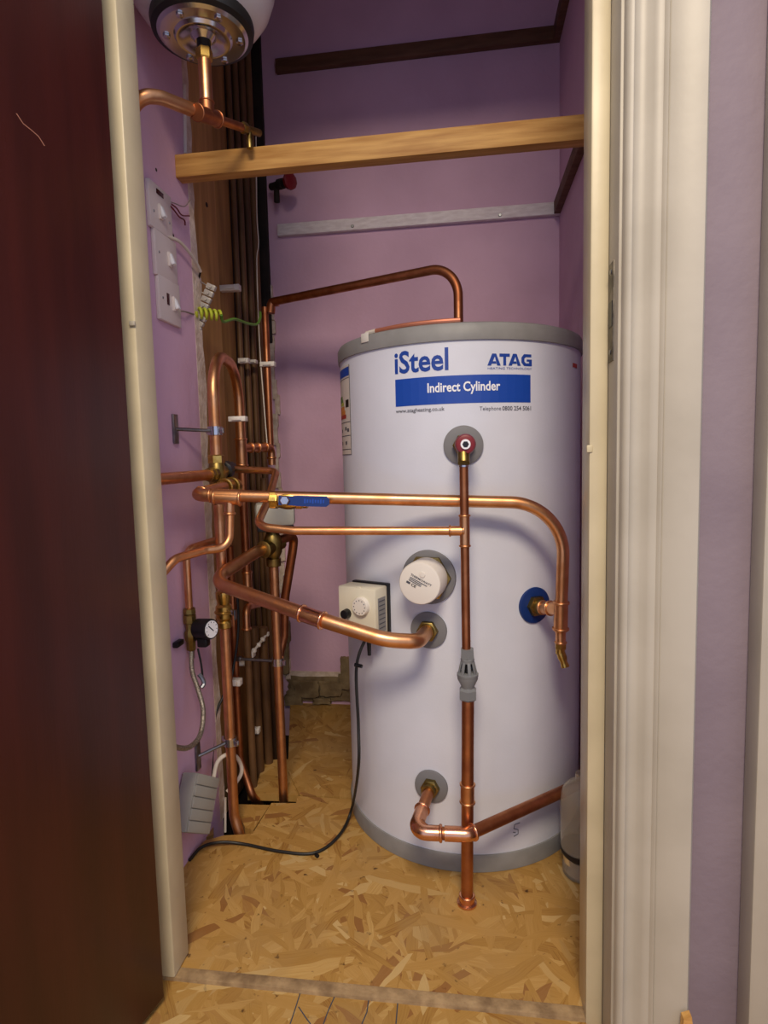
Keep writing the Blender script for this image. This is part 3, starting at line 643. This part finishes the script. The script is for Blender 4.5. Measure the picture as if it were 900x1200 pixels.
# brass mixing valve
vb = onA(556, 248)
r = thing('control_valve', 'cluster of dull brass control valve bodies below the arched pipe', 'valve', vb)
MB().lathe([(-.03, .012), (-.028, .017), (-.012, .018), (0, .02), (.012, .018), (.022, .0165), (.03, .0135)], vb, (0, 0, 1), 20).build('body', 'brassd', r)
MB().hexn(onA(544, 247) - V((0, 0, .0)), (0, 0, 1), .018, .02).build('nut', 'brass', r, 'bright brass compression nut')
MB().lathe([(0, .014), (.02, .016), (.03, .016), (.03, .0145), (.045, .0145)], vb, (0, -1, 0), 8).build('inlet', 'brassd', r)
bk = at(268, 549, d=1.345)
MB().lathe([(0, .014), (.012, .0155), (.026, .012)], vb + (bk - vb) * .25, bk - vb, 16).build('side_outlet', 'brassd', r)
MB().lathe([(0, .014), (.004, .021), (.02, .021), (.023, .015), (.05, .0135)], vb + (bk - vb) * .5, bk - vb, 10).build('black_cap', 'black', r, 'black plastic cap')
lb = MB()
for f, rr in ((.0, .016), (.12, .021), (.26, .018), (.36, .0205), (.5, .015)):
    lb.lathe([(0, rr * .9), (.002, rr), (.012, rr), (.014, rr * .9)], at(277, 569, d=1.32).lerp(at(242, 575, d=1.18), f), at(242, 575, d=1.18) - at(277, 569, d=1.32), 20)
lb.build('lower_outlet', 'brass', r, 'ringed brass outlet')
MB().tube([at(272, 569, d=1.32), at(252, 562, d=1.34)], .012, seg=14).build('bridge', 'brassd', r)
r = thing('copper_pipe', 'copper pipe running from the control valves along the left wall behind the frame', 'pipe', vb + V((0, -.1, 0)))
MB().tube([vb + V((0, -.03, 0)), V((PA.x - .004, .93, vb.z - .002))], .0112, seg=22).build('pipe', 'copper', r)
# main riser under the control valves
r = thing('copper_pipe', 'main upright copper pipe on the left with brass isolator, footed through the floor', 'pipe', V((PA.x, PA.y, 0)))
ft = at(292, 978, z=-.03)
MB().tube([onA(572, 249), V((PA.x, PA.y, onA(955, 268).z)), V((PA.x + .025, PA.y - .01, -.05))], .0112, [.06], seg=24).build('pipe', 'copper', r)
zi0, zi1 = onA(736, 258), onA(692, 257)
MB().lathe([(0, .0125), (.003, .0165), (.014, .0165), (.018, .0135), (.024, .018), (.05, .018), (.055, .0135), (.07, .0165), (.082, .0165), (.085, .0125)], zi0, (0, 0, 1), 16).ring(zi0 + V((0, 0, .037)), (0, 0, 1), .0185, .002).build('isolator_body', 'brass', r, 'brass isolating valve')
ih = at(266, 713, d=1.34)
MB().tube([V((PA.x, PA.y, ih.z)), V((PA.x + .022, PA.y + .0, ih.z))], .007, seg=14).build('isolator_stem', 'chrome', r)
MB().box(V((PA.x + .026, PA.y, ih.z - .006)), (.003, .012, .022), bev=.001).build('isolator_tap', 'steel', r)
# second riser just behind
b2 = at(272, 700, x=-.575)
r = thing('copper_pipe', 'darker copper pipe standing just behind the main left riser and bent at the floor', 'pipe', V((b2.x, b2.y, 0)))
MB().tube([V((b2.x, b2.y, at(270, 640, y=b2.y).z)), V((b2.x, b2.y, .08)), at(296, 934, z=0), at(305, 942, z=-.04)], .0095, [.05, .03], seg=18).build('pipe', 'copperd', r)
# branch towards the frame
pts = [tm + V((0, 0, -.02)), at(269, 642, d=1.10), at(238, 645, d=1.07), at(205, 655, d=1.0), at(190, 672, d=.98)]
r = thing('copper_pipe', 'thin copper pipe sweeping from the front tee left behind the door frame', 'pipe', pts[2])
MB().tube(pts, .0077, [.045, .03, .03], seg=18).build('pipe', 'copper', r)
gx = at(221, 700, d=1.23)
gz = lambda py: V((gx.x, gx.y, at(221, py, y=gx.y).z))
pts = [at(262, 630, d=1.36), V((gx.x, gx.y, at(222, 644, y=gx.y).z)), gz(718)]
r = thing('copper_pipe', 'short thin copper drop pipe by the left wall ending at the gauge valve', 'pipe', pts[1])
MB().tube(pts, .0077, [.025], seg=18).build('pipe', 'copper', r)
g0 = gz(762); gh_ = gz(712).z - g0.z
r = thing('filling_valve', 'dull brass valve stack above the steel hose by the left wall', 'valve', g0)
MB().lathe([(0, .008), (.004, .010), (.02, .010), (.024, .0125), (.04, .0125), (.045, .009), (.058, .009), (.060, .0135), (.075, .0135), (.079, .0095), (gh_ - .012, .0135), (gh_ - .002, .0125), (gh_, .008)], g0, (0, 0, 1), 8).build('body', 'brassd', r)
MB().box(at(209, 754, d=1.2), (.012, .03, .012), bev=.003).build('lever', 'black', r, 'black lever')
gc = at(243, 737, d=1.225); gn = (V((.93, -.33, .06))).normalized()
r = thing('pressure_gauge', 'round black pressure gauge with white dial beside the left wall', 'gauge', gc)
MB().lathe([(-.03, .012), (-.026, .0205), (.008, .0215), (.011, .0205)], gc, gn, 32).build('case', 'black', r)
MB().lathe([(0, .0178), (.001, .0178)], gc + gn * .011, gn, 32).build('dial', 'white', r, 'white dial')
gu = gn.cross(V((0, 0, 1))).normalized(); gv = gu.cross(gn)
MB().box(gc + gn * .0125 + gu * .002 + gv * .002, (.002, .018, .0006), ((gu - gv).normalized(), (gu + gv).normalized(), gn)).build('needle', 'black', r)
for k in range(9):
    a = math.radians(-40 + k * 32.5); MB().box(gc + gn * .0123 + gu * .0145 * math.cos(a) + gv * .0145 * math.sin(a), (.0025, .0012, .0005), (gu * math.cos(a) + gv * math.sin(a), gv * math.cos(a) - gu * math.sin(a), gn)).build('dial_mark', 'print', r)
MB().tube([gc - gn * .02, gc - gn * .022 + V((-.01, 0, -.02)), V((gx.x, gx.y, gc.z - .02))], .008, [.01], seg=12).box(gc - gn * .012 - V((0, 0, .028)), (.022, .022, .02), bev=.004).build('bracket', 'black', r)
MB().tube([at(232, 760, d=1.23), at(236, 780, d=1.23), at(238, 800, d=1.23)], .0022, seg=8, smooth=True).build('capillary', 'black', r)
pts = [g0 + V((0, 0, .003)), at(225, 785, d=1.225), at(232, 808, d=1.21), at(238, 832, d=1.2), at(235, 860, d=1.17), at(223, 875, d=1.12), at(208, 876, d=1.06), at(192, 868, d=1.0)]
r = thing('braided_hose', 'braided steel hose drooping from the filling valve beside the left wall', 'hose', pts[3])
MB().tube(pts, .005, seg=12, smooth=True).build('hose', 'hose', r)
MB().lathe([(0, .0062), (.02, .0062)], pts[0] - V((0, 0, .02)), (0, 0, 1), 12).build('ferrule', 'chrome', r)
pts2 = [at(233, 790, d=1.215), at(237, 795, d=1.215), at(239, 801, d=1.215), at(236, 806, d=1.21)]
MB().tube(pts2, .0045, seg=8, smooth=True).build('end_fitting', 'steel', r)

# motorised valve and its pipes
md = V((-0.458, 1.362, 0)); mz = lambda py, px=322: V((md.x, md.y, at(px, py, y=md.y).z))
MV2 = mz(640)
r = thing('motorised_valve', 'grey headed motorised valve with brass body behind the thin looping pipe', 'valve', MV2)
hx0 = at(322, 604, y=md.y); hu = V((.93, .36, 0)); hv = V((-.36, .93, 0))
MB().box(hx0 + V((0, 0, .004)), (.092, .066, .056), (hu, hv, Zv), bev=.010).build('actuator_head', 'greyp', r, 'grey actuator head')
MB().box(hx0 - V((0, 0, .029)), (.086, .06, .014), (hu, hv, Zv), bev=.003).build('actuator_base', 'black', r, 'black base plate')
MB().lathe([(-.05, .0125), (-.048, .017), (-.03, .018), (-.028, .0145), (-.015, .021), (.015, .023), (.03, .016), (.045, .013)], MV2, (0, 0, 1), 16).build('body', 'brassd', r)
sd = (at(306, 645, d=1.38) - MV2).normalized()
MB().lathe([(0, .016), (.02, .019), (.024, .019), (.026, .021), (.04, .021), (.043, .016)], MV2, sd, 12).build('inlet', 'brassd', r)
rt_ = at(341, 628, d=1.47)
MB().lathe([(0, .016), (.014, .018), (.028, .018), (.03, .012)], MV2, rt_ - MV2, 12).build('outlet', 'brassd', r)
r = thing('copper_pipe', 'upright copper pipe running from the motorised valve through the clamp to the floor', 'pipe', V((md.x, md.y, 0)))
MB().tube([mz(660), V((md.x, md.y, -.06))], .0112, seg=22).build('pipe', 'copper', r)
pts = [MV2 + V((.01, 0, .012)), at(345, 627, d=1.47), at(343, 645, d=1.48), at(334, 700, d=1.51), at(333, 745, d=1.515), at(328, 765, d=1.51), at(326, 800, d=1.515)]
r = thing('copper_pipe', 'bowed dark copper pipe curving down from the right of the motorised valve', 'pipe', pts[3])
MB().tube(pts, .0112, [.018, .03, .06, .03, .03], seg=20).build('pipe', 'copperd', r)
# elbow stub
e0 = at(289, 737, x=-.55)
r = thing('copper_pipe', 'small curved copper stub joined onto an old pipe behind the thick pipe', 'pipe', e0)
MB().tube([e0, V((e0.x, e0.y, at(288, 711, y=e0.y).z)), at(303, 708, d=1.6)], .0095, [.025], seg=18).ring(e0, (0, 0, 1), .0098, .0022).build('pipe', 'copper', r)
MB().tube([V((e0.x, e0.y, -.1)), e0], .0092, seg=14).build('tail', 'oldpipe', r, 'brown painted tail')

# old pipes in the chase, each to its own foot
GP = 'old brown pipes in the chase'
names = ['leftmost of the old brown pipes standing in the chase beside the boards', 'second old brown pipe from the left in the chase', 'third old brown pipe from the left in the chase', 'fourth old brown pipe in the chase next to the blackened corner']
for (px, rr, xx), nm in zip(((283.5, .008, -.634), (291, .009, -.632), (298.5, .010, -.630), (306, .011, -.632)), names):
    q = at(px, 450, x=xx); MB().cyl((q.x, q.y, -.12), (q.x, q.y, ZC), rr, 18).build('old_pipe', 'oldpipe', label=nm, cat='pipe', group=GP)
q = at(314, 450, d=1.66)
r = thing('copper_pipe', 'straight dull copper pipe in the back left corner held by white clips', 'pipe', q)
MB().tube([V((q.x, q.y, at(314, 360, y=q.y).z)), V((q.x, q.y, at(317, 530, y=q.y).z))], .0095, seg=18).build('pipe', 'copperd', r)
for px, rr, xx, top_, nm in ((300, .012, -.56, 735, 'short dark pipe low in the chase beside the white clip strip'), (311, .012, -.55, 735, 'short dark pipe low in the chase left of the clamped copper pipe'), (319, .010, -.585, 560, 'dark pipe hugging the back corner below the copper link')):
    q = at(px, 800, x=xx); MB().cyl((q.x, q.y, -.12), (q.x, q.y, at(px, top_, y=q.y).z), rr, 16).build('old_pipe', 'oldpipe', label=nm, cat='pipe', group='short dark pipes low in the chase')
# dark pipe with red tap under the beam
q = at(318, 219, d=1.86); q2 = at(338, 213, d=1.80)
r = thing('stop_tap', 'red handled stop tap on a black pipe just under the left of the beam', 'tap', q)
MB().tube([q, q2], .011, seg=14).lathe([(0, .016), (.02, .016)], q.lerp(q2, .45), q2 - q, 8).tube([q.lerp(q2, .3), q.lerp(q2, .3) - V((0, 0, .05))], .009, seg=12).build('body', 'tar', r)
hd = (q2 - q).normalized(); 
MB().lathe([(0, .018), (.003, .024), (.012, .024), (.016, .016)], q2, hd, 10).build('handle', 'redp', r, 'dark red handle')

# brackets: wall plate, rod, split ring
def bracket(label, plate, rodend, c, axis, rr, vert=True):
    r = thing('pipe_bracket', label, 'bracket', c, 'steel pipe ring brackets')
    ring = MB(); ax = V(axis).normalized()
    ring.lathe([(-.009, rr), (-.009, rr + .003), (.009, rr + .003), (.009, rr)], c, ax, 28)
    side = V((1, -.5, 0)).normalized(); ring.box(c + side * (rr + .006), (.016, .007, .012), (side, ax.cross(side), ax), bev=.0015)
    ring.box(c - side * (rr + .006), (.016, .007, .012), (side, ax.cross(side), ax), bev=.0015)
    ring.build('split_ring', 'chrome', r)
    MB().cyl(plate, rodend, .0038, 12).build('rod', 'steel', r)
    n = (rodend - plate).normalized()
    pb = MB().box(plate, (.005, .02, .06), bev=.0015) if vert else MB().box(plate, (.012, .012, .012), bev=.002)
    pb.build('wall_plate', 'steel', r)
    return r
c = onA(505, 250); bracket('chrome pipe ring bracket screwed to the lilac left wall round the arched pipe', V((XL + .003, c.y - .075, c.z + .002)), c, c, (0, 0, 1), .0125)
c = onA(868, 264); bracket('steel pipe ring bracket near the floor round the main left riser', V((XL + .003, c.y - .055, c.z - .01)), c, c, (0, 0, 1), .0115)
c = mz(775, 325); bracket('steel pipe ring bracket clamping the upright pipe under the motorised valve', at(280, 772, x=-.56), c, c, (0, 0, 1), .0115, False)
# white clips
GC = 'white plastic pipe clips'
def clip(px, py, d, sx, sz, label, ang=0, sy=.02):
    p = at(px, py, d=d); X = V((math.cos(ang), math.sin(ang), 0)); r = thing('pipe_clip', label, 'clip', p, GC)
    MB().box(p, (sx, sy, sz), (X, V((-X.y, X.x, 0)), Zv), bev=.0015).build('saddle', 'whitep', r)
    MB().box(p - V((0, .004, 0)), (sx * .55, sy, sz * .6), (X, V((-X.y, X.x, 0)), Zv), bev=.001).build('tab', 'whitep', r)
clip(279, 491, 1.40, .042, .012, 'white clip round the right leg of the arched pipe')
clip(314, 427, 1.648, .042, .013, 'white clip on the straight copper pipe in the corner')
clip(297, 424, 1.75, .022, .011, 'small white clip left of the corner pipe above the arch')
clip(286, 423, 1.69, .03, .014, 'broken white clip on the old pipe above the arch')
clip(270, 338, 1.59, .055, .016, 'white clip stuck to the dark board above the earth cable')
clip(276, 799, 1.45, .03, .016, 'white clip low on the old pipe behind the main riser')
clip(300, 855, 1.585, .022, .016, 'white clip near the floor on an old pipe')
clip(284, 777, 1.53, .03, .010, 'white clip level with the rod of the rear bracket')
clip(294, 766, 1.55, .02, .016, 'white clip at the bottom of the slanting clip strip')
p0, p1 = at(298, 762, d=1.55), at(313, 743, d=1.62)
r = thing('clip_strip', 'slanting white strip of small clips across the dark pipes', 'clip strip', p0)
MB().tube([p0, p1], .0035, seg=8).build('strip', 'whitep', r)
for k in range(4):
    MB().box(p0.lerp(p1, k / 3), (.011, .011, .011), bev=.002).build('clip', 'whitep', r)

# ------------------------------------------------------------------ vessel at the top left and its feed
vc = V((-0.445, 1.060, 1.585))
r = thing('expansion_vessel', 'white expansion vessel with chrome flange hanging top left', 'vessel', vc)
MB().lathe([(.014, .07), (.016, .086), (.03, .104), (.05, .118), (.075, .127), (.11, .131), (.40, .131), (.45, .11), (.48, .05)], vc, (0, 0, 1), 64).build('shell', 'enamel', r)
MB().lathe([(-.002, .070), (-.004, .078), (.0, .0865), (.012, .0885), (.024, .0865), (.026, .07)], vc, (0, 0, 1), 56).build('rubber_ring', 'rubber', r, 'black rubber ring')
MB().lathe([(.002, .078), (-.004, .0775), (-.008, .072), (-.008, .050), (-.013, .046), (-.013, .040), (-.009, .034), (-.006, .022), (-.014, .014), (-.014, .001)], vc, (0, 0, 1), 56).build('flange', 'chrome', r, 'chrome flange')
for k in range(6):
    a = k * PI / 3 + .3; MB().hexn(vc + V((.062 * math.cos(a), .062 * math.sin(a), -.008)), (0, 0, -1), .0065, .0035).build('bolt', 'chrome', r)
MB().cyl(vc - V((0, 0, .013)), vc - V((0, 0, .03)), .012, 16).build('stub', 'black', r)
nz = at(247, 84, y=vc.y).z
vt = V((vc.x, vc.y, at(249, 135, y=vc.y).z))
la = at(166, 112, d=.965); mid_ = at(188, 114, d=.985); rb_ = at(285, 150, d=1.16)
r = thing('copper_pipe', 'copper pipe with tee hanging below the white vessel and running left', 'pipe', vt)
MB().tube([vc - V((0, 0, .03)), vt], .0112, seg=22).build('drop', 'copper', r)
MB().tube([la + V((-.06, .01, -.05)), la, mid_, vt], .0112, [.03, .06], seg=22).build('run', 'copper', r)
td = (rb_ - vt).normalized()
MB().fitting(vt - td * .032, vt + td * .034, .0112, 1.16, .0014).fitting(vt, vt + V((0, 0, .025)), .0112, 1.1, .0012).build('tee', 'copperd', r, 'copper tee joint')
MB().tube([vt + td * .03, rb_], .0078, seg=18).build('tail', 'copperd', r)
MB().hexn(vc - V((0, 0, .045)), (0, 0, 1), .0145, .02).build('union_nut', 'brass', r, 'brass union nut')
dd0, dd1 = at(283, 149, d=1.155), at(304, 156, d=1.2)
r = thing('drain_cock', 'small brass drain cock at the end of the vessel pipe above the beam', 'drain cock', dd0)
MB().hexn(dd0, dd1 - dd0, .0105, .016).cyl(dd0, dd1, .007, 14).build('body', 'brassd', r)
MB().lathe([(0, .006), (.016, .006), (.018, .0068), (.034, .0062)], at(292, 153, d=1.175), (0, 0, -1), 14).build('spout', 'brassd', r)

# ------------------------------------------------------------------ electrics on the left wall
def plate(label, py0, py1, rpx, neon=None, rock=None, pxr=None):
    zt_, zb_ = at(rpx, py0, x=XL).z, at(rpx, py1, x=XL).z
    yr = at(rpx, (py0 + py1) / 2, x=XL).y; s = zt_ - zb_; s = max(.08, s)
    c = V((XL + .0045, yr - .043, (zt_ + zb_) / 2))
    r = thing('switch_plate', label, 'switch', c, 'switch plates on the left wall')
    MB().box(c, (.009, .086, .086), bev=.002).build('plate', 'switch', r)
    return r, c
def rocker(r, c, dy, dz):
    MB().box(c + V((.006, dy, dz)), (.006, .014, .028), bev=.0015).build('surround', 'switch', r)
    MB().box(c + V((.010, dy, dz)), (.007, .010, .022), (V((.94, 0, .34)), V((0, 1, 0)), V((-.34, 0, .94))), bev=.0015).build('rocker', 'white', r)
def screws(r, c, dz=0):
    for dy in (-.03, .03): MB().lathe([(0, .0026), (.001, .002)], c + V((.0045, dy, dz)), (1, 0, 0), 10).build('screw', 'steel', r)
r, c = plate('topmost white switch plate with small dark red neon, above two others on left wall', 225, 290, 197)
MB().box(c + V((.005, -.004, .030)), (.002, .026, .009), bev=.0005).build('neon_window', 'neon', r, 'dark red neon window'); rocker(r, c, -.006, -.006); screws(r, c, -.012)
r, c = plate('middle white switch plate on the left wall with a plain rocker', 290, 332, 203)
rocker(r, c, .010, .0); screws(r, c, .002)
r, c = plate('lowest white switch plate on the left wall with upright neon window', 338, 382, 207)
MB().box(c + V((.005, -.010, .002)), (.002, .009, .022), bev=.0005).build('neon_window', 'neon', r, 'dark neon window'); rocker(r, c, .014, -.002); screws(r, c, .0)
pz = at(190, 195, x=XL)
for px, py in ((183, 199), (195, 229), (200, 269), (203, 276)):
    MB().lathe([(0, .0035), (.0006, .003)], at(px, py, x=XL), (1, 0, 0), 10).build('wall_hole', 'tar', wl)
MB().tube([at(216, 100, x=XL + .002), at(217, 180, x=XL + .002)], .004, seg=8).build('paint_edge', 'whitep', wl)
pts = [at(172, 266, d=1.12), at(182, 270, d=1.14), at(196, 277, x=XL + .006), at(210, 283, x=XL + .012), at(222, 296, x=XL + .014), at(231, 310, x=XL + .012), at(235, 318, x=XL + .01)]
r = thing('cable', 'white sheathed cable looping over the middle switch plate to the connector strip', 'cable', pts[3])
MB().tube(pts, .0034, seg=10, smooth=True).build('sheath', 'wirew', r)
e1 = pts[-1]; 
MB().tube([e1, at(233, 326, d=1.33), at(229, 332, d=1.33)], .0022, seg=8, smooth=True).build('core', 'tar', r, 'dark bare core')
MB().tube([at(231, 328, d=1.33), at(240, 333, d=1.34), at(245, 340, d=1.345)], .0016, seg=8, smooth=True).build('core', 'wireg', r)
MB().tube([at(229, 332, d=1.33), at(231, 338, d=1.34), at(240, 345, d=1.345)], .0012, seg=8, smooth=True).build('core', 'wirew', r)
pts = [at(194, 236, x=XL), at(203, 245, x=XL + .012), at(210, 254, x=XL + .012), at(216, 258, x=XL + .008), at(217, 264, x=XL + .006)]
r = thing('wire', 'bundle of dark red wires poking from the left wall beside the top switch', 'wire', pts[1])
MB().tube(pts, .0016, seg=8, smooth=True).build('wire', 'wirer', r)
MB().tube([at(194, 235, x=XL), at(206, 243, x=XL + .014), at(213, 252, x=XL + .014), at(222, 253, x=XL + .006)], .0015, seg=8, smooth=True).build('wire', 'wirer', r)
MB().tube([at(194, 235, x=XL), at(204, 238, x=XL + .012), at(216, 242, x=XL + .01), at(223, 234, x=XL + .006)], .001, seg=8, smooth=True).build('wire', 'wireg', r)
# connector strips
def connector(label, a, b, d):
    p, q = at(*a, d=d), at(*b, d=d + .01); ax = (q - p).normalized(); L = (q - p).length; side = ax.cross(FW).normalized(); dp = ax.cross(side)
    r = thing('connector_strip', label, 'connector', p, 'clear connector strips')
    for k in range(4):
        c = p + ax * L * (k + .5) / 4
        MB().box(c, (.022, .012, L / 4 * .86), (side, dp, ax), bev=.002).build('terminal', 'connector', r)
        MB().cyl(c - dp * .009, c + dp * .009, .0032, 10).build('screw_tube', 'connector', r)
connector('upper clear connector strip above the yellow green coil', (249, 333), (238, 362), 1.33)
connector('lower clear connector strip below the yellow green coil', (238, 370), (227, 392), 1.33)
# earth cable: a wound coil and its tail
ca, cb_ = at(229, 366, d=1.315), at(258, 370, d=1.34); ax = (cb_ - ca).normalized(); s1 = ax.cross(V((0, 0, 1))).normalized(); s2 = ax.cross(s1)
pts = [ca.lerp(cb_, k / 60) + (s1 * math.cos(k * 2 * PI / 12) + s2 * math.sin(k * 2 * PI / 12)) * .0105 for k in range(61)]
r = thing('earth_cable', 'yellow and green earth cable wound in a coil and running to the corner pipe', 'cable', ca)
MB().tube(pts, .0032, seg=8).build('coil', 'ygreen', r, 'yellow green coil')
pts = [pts[-1], at(262, 377, d=1.36), at(275, 374, d=1.42), at(290, 379, d=1.5), at(301, 380, d=1.56), at(305, 372, d=1.6), at(305, 366, d=1.62)]
MB().tube(pts, .0034, seg=8, smooth=True).build('tail', 'ygreen2', r)
MB().tube([at(207, 365, x=XL + .003), at(216, 365, x=XL + .008), at(229, 369, d=1.315)], .0018, seg=8, smooth=True).build('lead', 'wireg', r)
# thin white wire down the old pipes
pts = [at(300, 160, d=1.66), at(301, 250, d=1.68), at(303, 285, d=1.68), at(301, 310, d=1.68), at(304, 400, d=1.66), at(309, 470, d=1.63), at(313, 520, d=1.625)]
MB().tube(pts, .0016, seg=8, smooth=True).build('wire', 'wirew', label='thin white wire hanging down the front of the old pipes', cat='wire')
# black cable down the left wall
pts = [at(278, 690, d=1.46), at(279, 740, d=1.46), at(272, 790, d=1.44), at(262, 815, d=1.41), at(252, 840, d=1.39), at(249, 880, d=1.375), at(248, 918, d=1.36)]
MB().tube(pts, .0035, seg=8, smooth=True).build('cable', 'rubber', label='black cable running down behind the main left riser to the grey box', cat='cable')
# grey junction box against the left wall
a, b_, c_, d_ = at(229, 911, x=-.548), at(259, 907, x=-.535), at(243, 979, x=-.535), at(220, 974, x=-.548)
cen = (a + b_ + c_ + d_) / 4; uh = ((b_ - a) + (c_ - d_)).normalized(); vv = ((a - d_) + (b_ - c_)).normalized(); uh = (uh - vv * uh.dot(vv)).normalized(); nn = uh.cross(vv)
W_, H_ = ((b_ - a).length + (c_ - d_).length) / 2, ((a - d_).length + (b_ - c_).length) / 2
if nn.x < 0: nn = -nn
r = thing('junction_box', 'grey ribbed plastic box leaning against the left wall at the floor', 'junction box', cen)
MB().box(cen - nn * .018, (W_, H_, .034), (uh, vv, nn), bev=.002).build('case', 'greyp', r)
for k in range(5):
    MB().box(cen + vv * (H_ * (.4 - .2 * k)) + nn * .0005, (W_ * .96, H_ * .185, .004), (uh, vv, nn), bev=.0012).build('lid_rib', 'greyp', r)
pts = [at(250, 913, d=1.31), at(254, 895, d=1.33), at(262, 886, d=1.34), at(273, 884, d=1.36), at(281, 893, d=1.39), at(283, 905, d=1.4), at(276, 918, d=1.4), at(266, 928, d=1.39)]
MB().tube(pts, .0046, seg=10, smooth=True).build('cable', 'wirew', label='white cable looping from the grey box round the main left riser', cat='cable')
pts = [at(264, 935, d=1.36), at(264, 955, d=1.36), at(264, 975, d=1.36)]
MB().tube(pts, .0028, seg=8, smooth=True).build('cable', 'wirew', label='short white cable end dropping into the floor hole beside the main riser', cat='cable')

# ------------------------------------------------------------------ clear container behind the frame
jx, jy = .224, 1.150
r = thing('plastic_bottle', 'clear plastic bottle standing on the floor against the right door frame', 'bottle', (jx, jy, 0))
MB().lathe([(.001, .010), (.001, .034), (.004, .038), (.02, .039), (.032, .035), (.040, .033), (.046, .040), (.06, .042), (.15, .0425), (.165, .041), (.178, .036), (.188, .026), (.193, .015), (.208, .014), (.208, .0125), (.193, .0135), (.187, .0245), (.176, .0345), (.163, .0395), (.15, .041), (.06, .0405), (.008, .034), (.005, .001)], (jx, jy, 0), (0, 0, 1), 40).build('body', 'clear', r)
MB().lathe([(.036, .0345), (.046, .0408), (.056, .0425), (.056, .040)], (jx, jy, 0), (0, 0, 1), 40).build('dark_band', 'tar', r, 'dark band near the foot')
# splinter of wood in front of the right architrave
q = at(803, 1190, y=.76)
MB().prism([(q.x - .01, .752, q.z - .02), (q.x + .006, .752, q.z - .02), (q.x + .003, .756, q.z + .012), (q.x - .006, .758, q.z + .006)], (0, -.01, 0)).build('wood_splinter', 'pine', label='small pale wood splinter at the foot of the right architrave', cat='splinter')
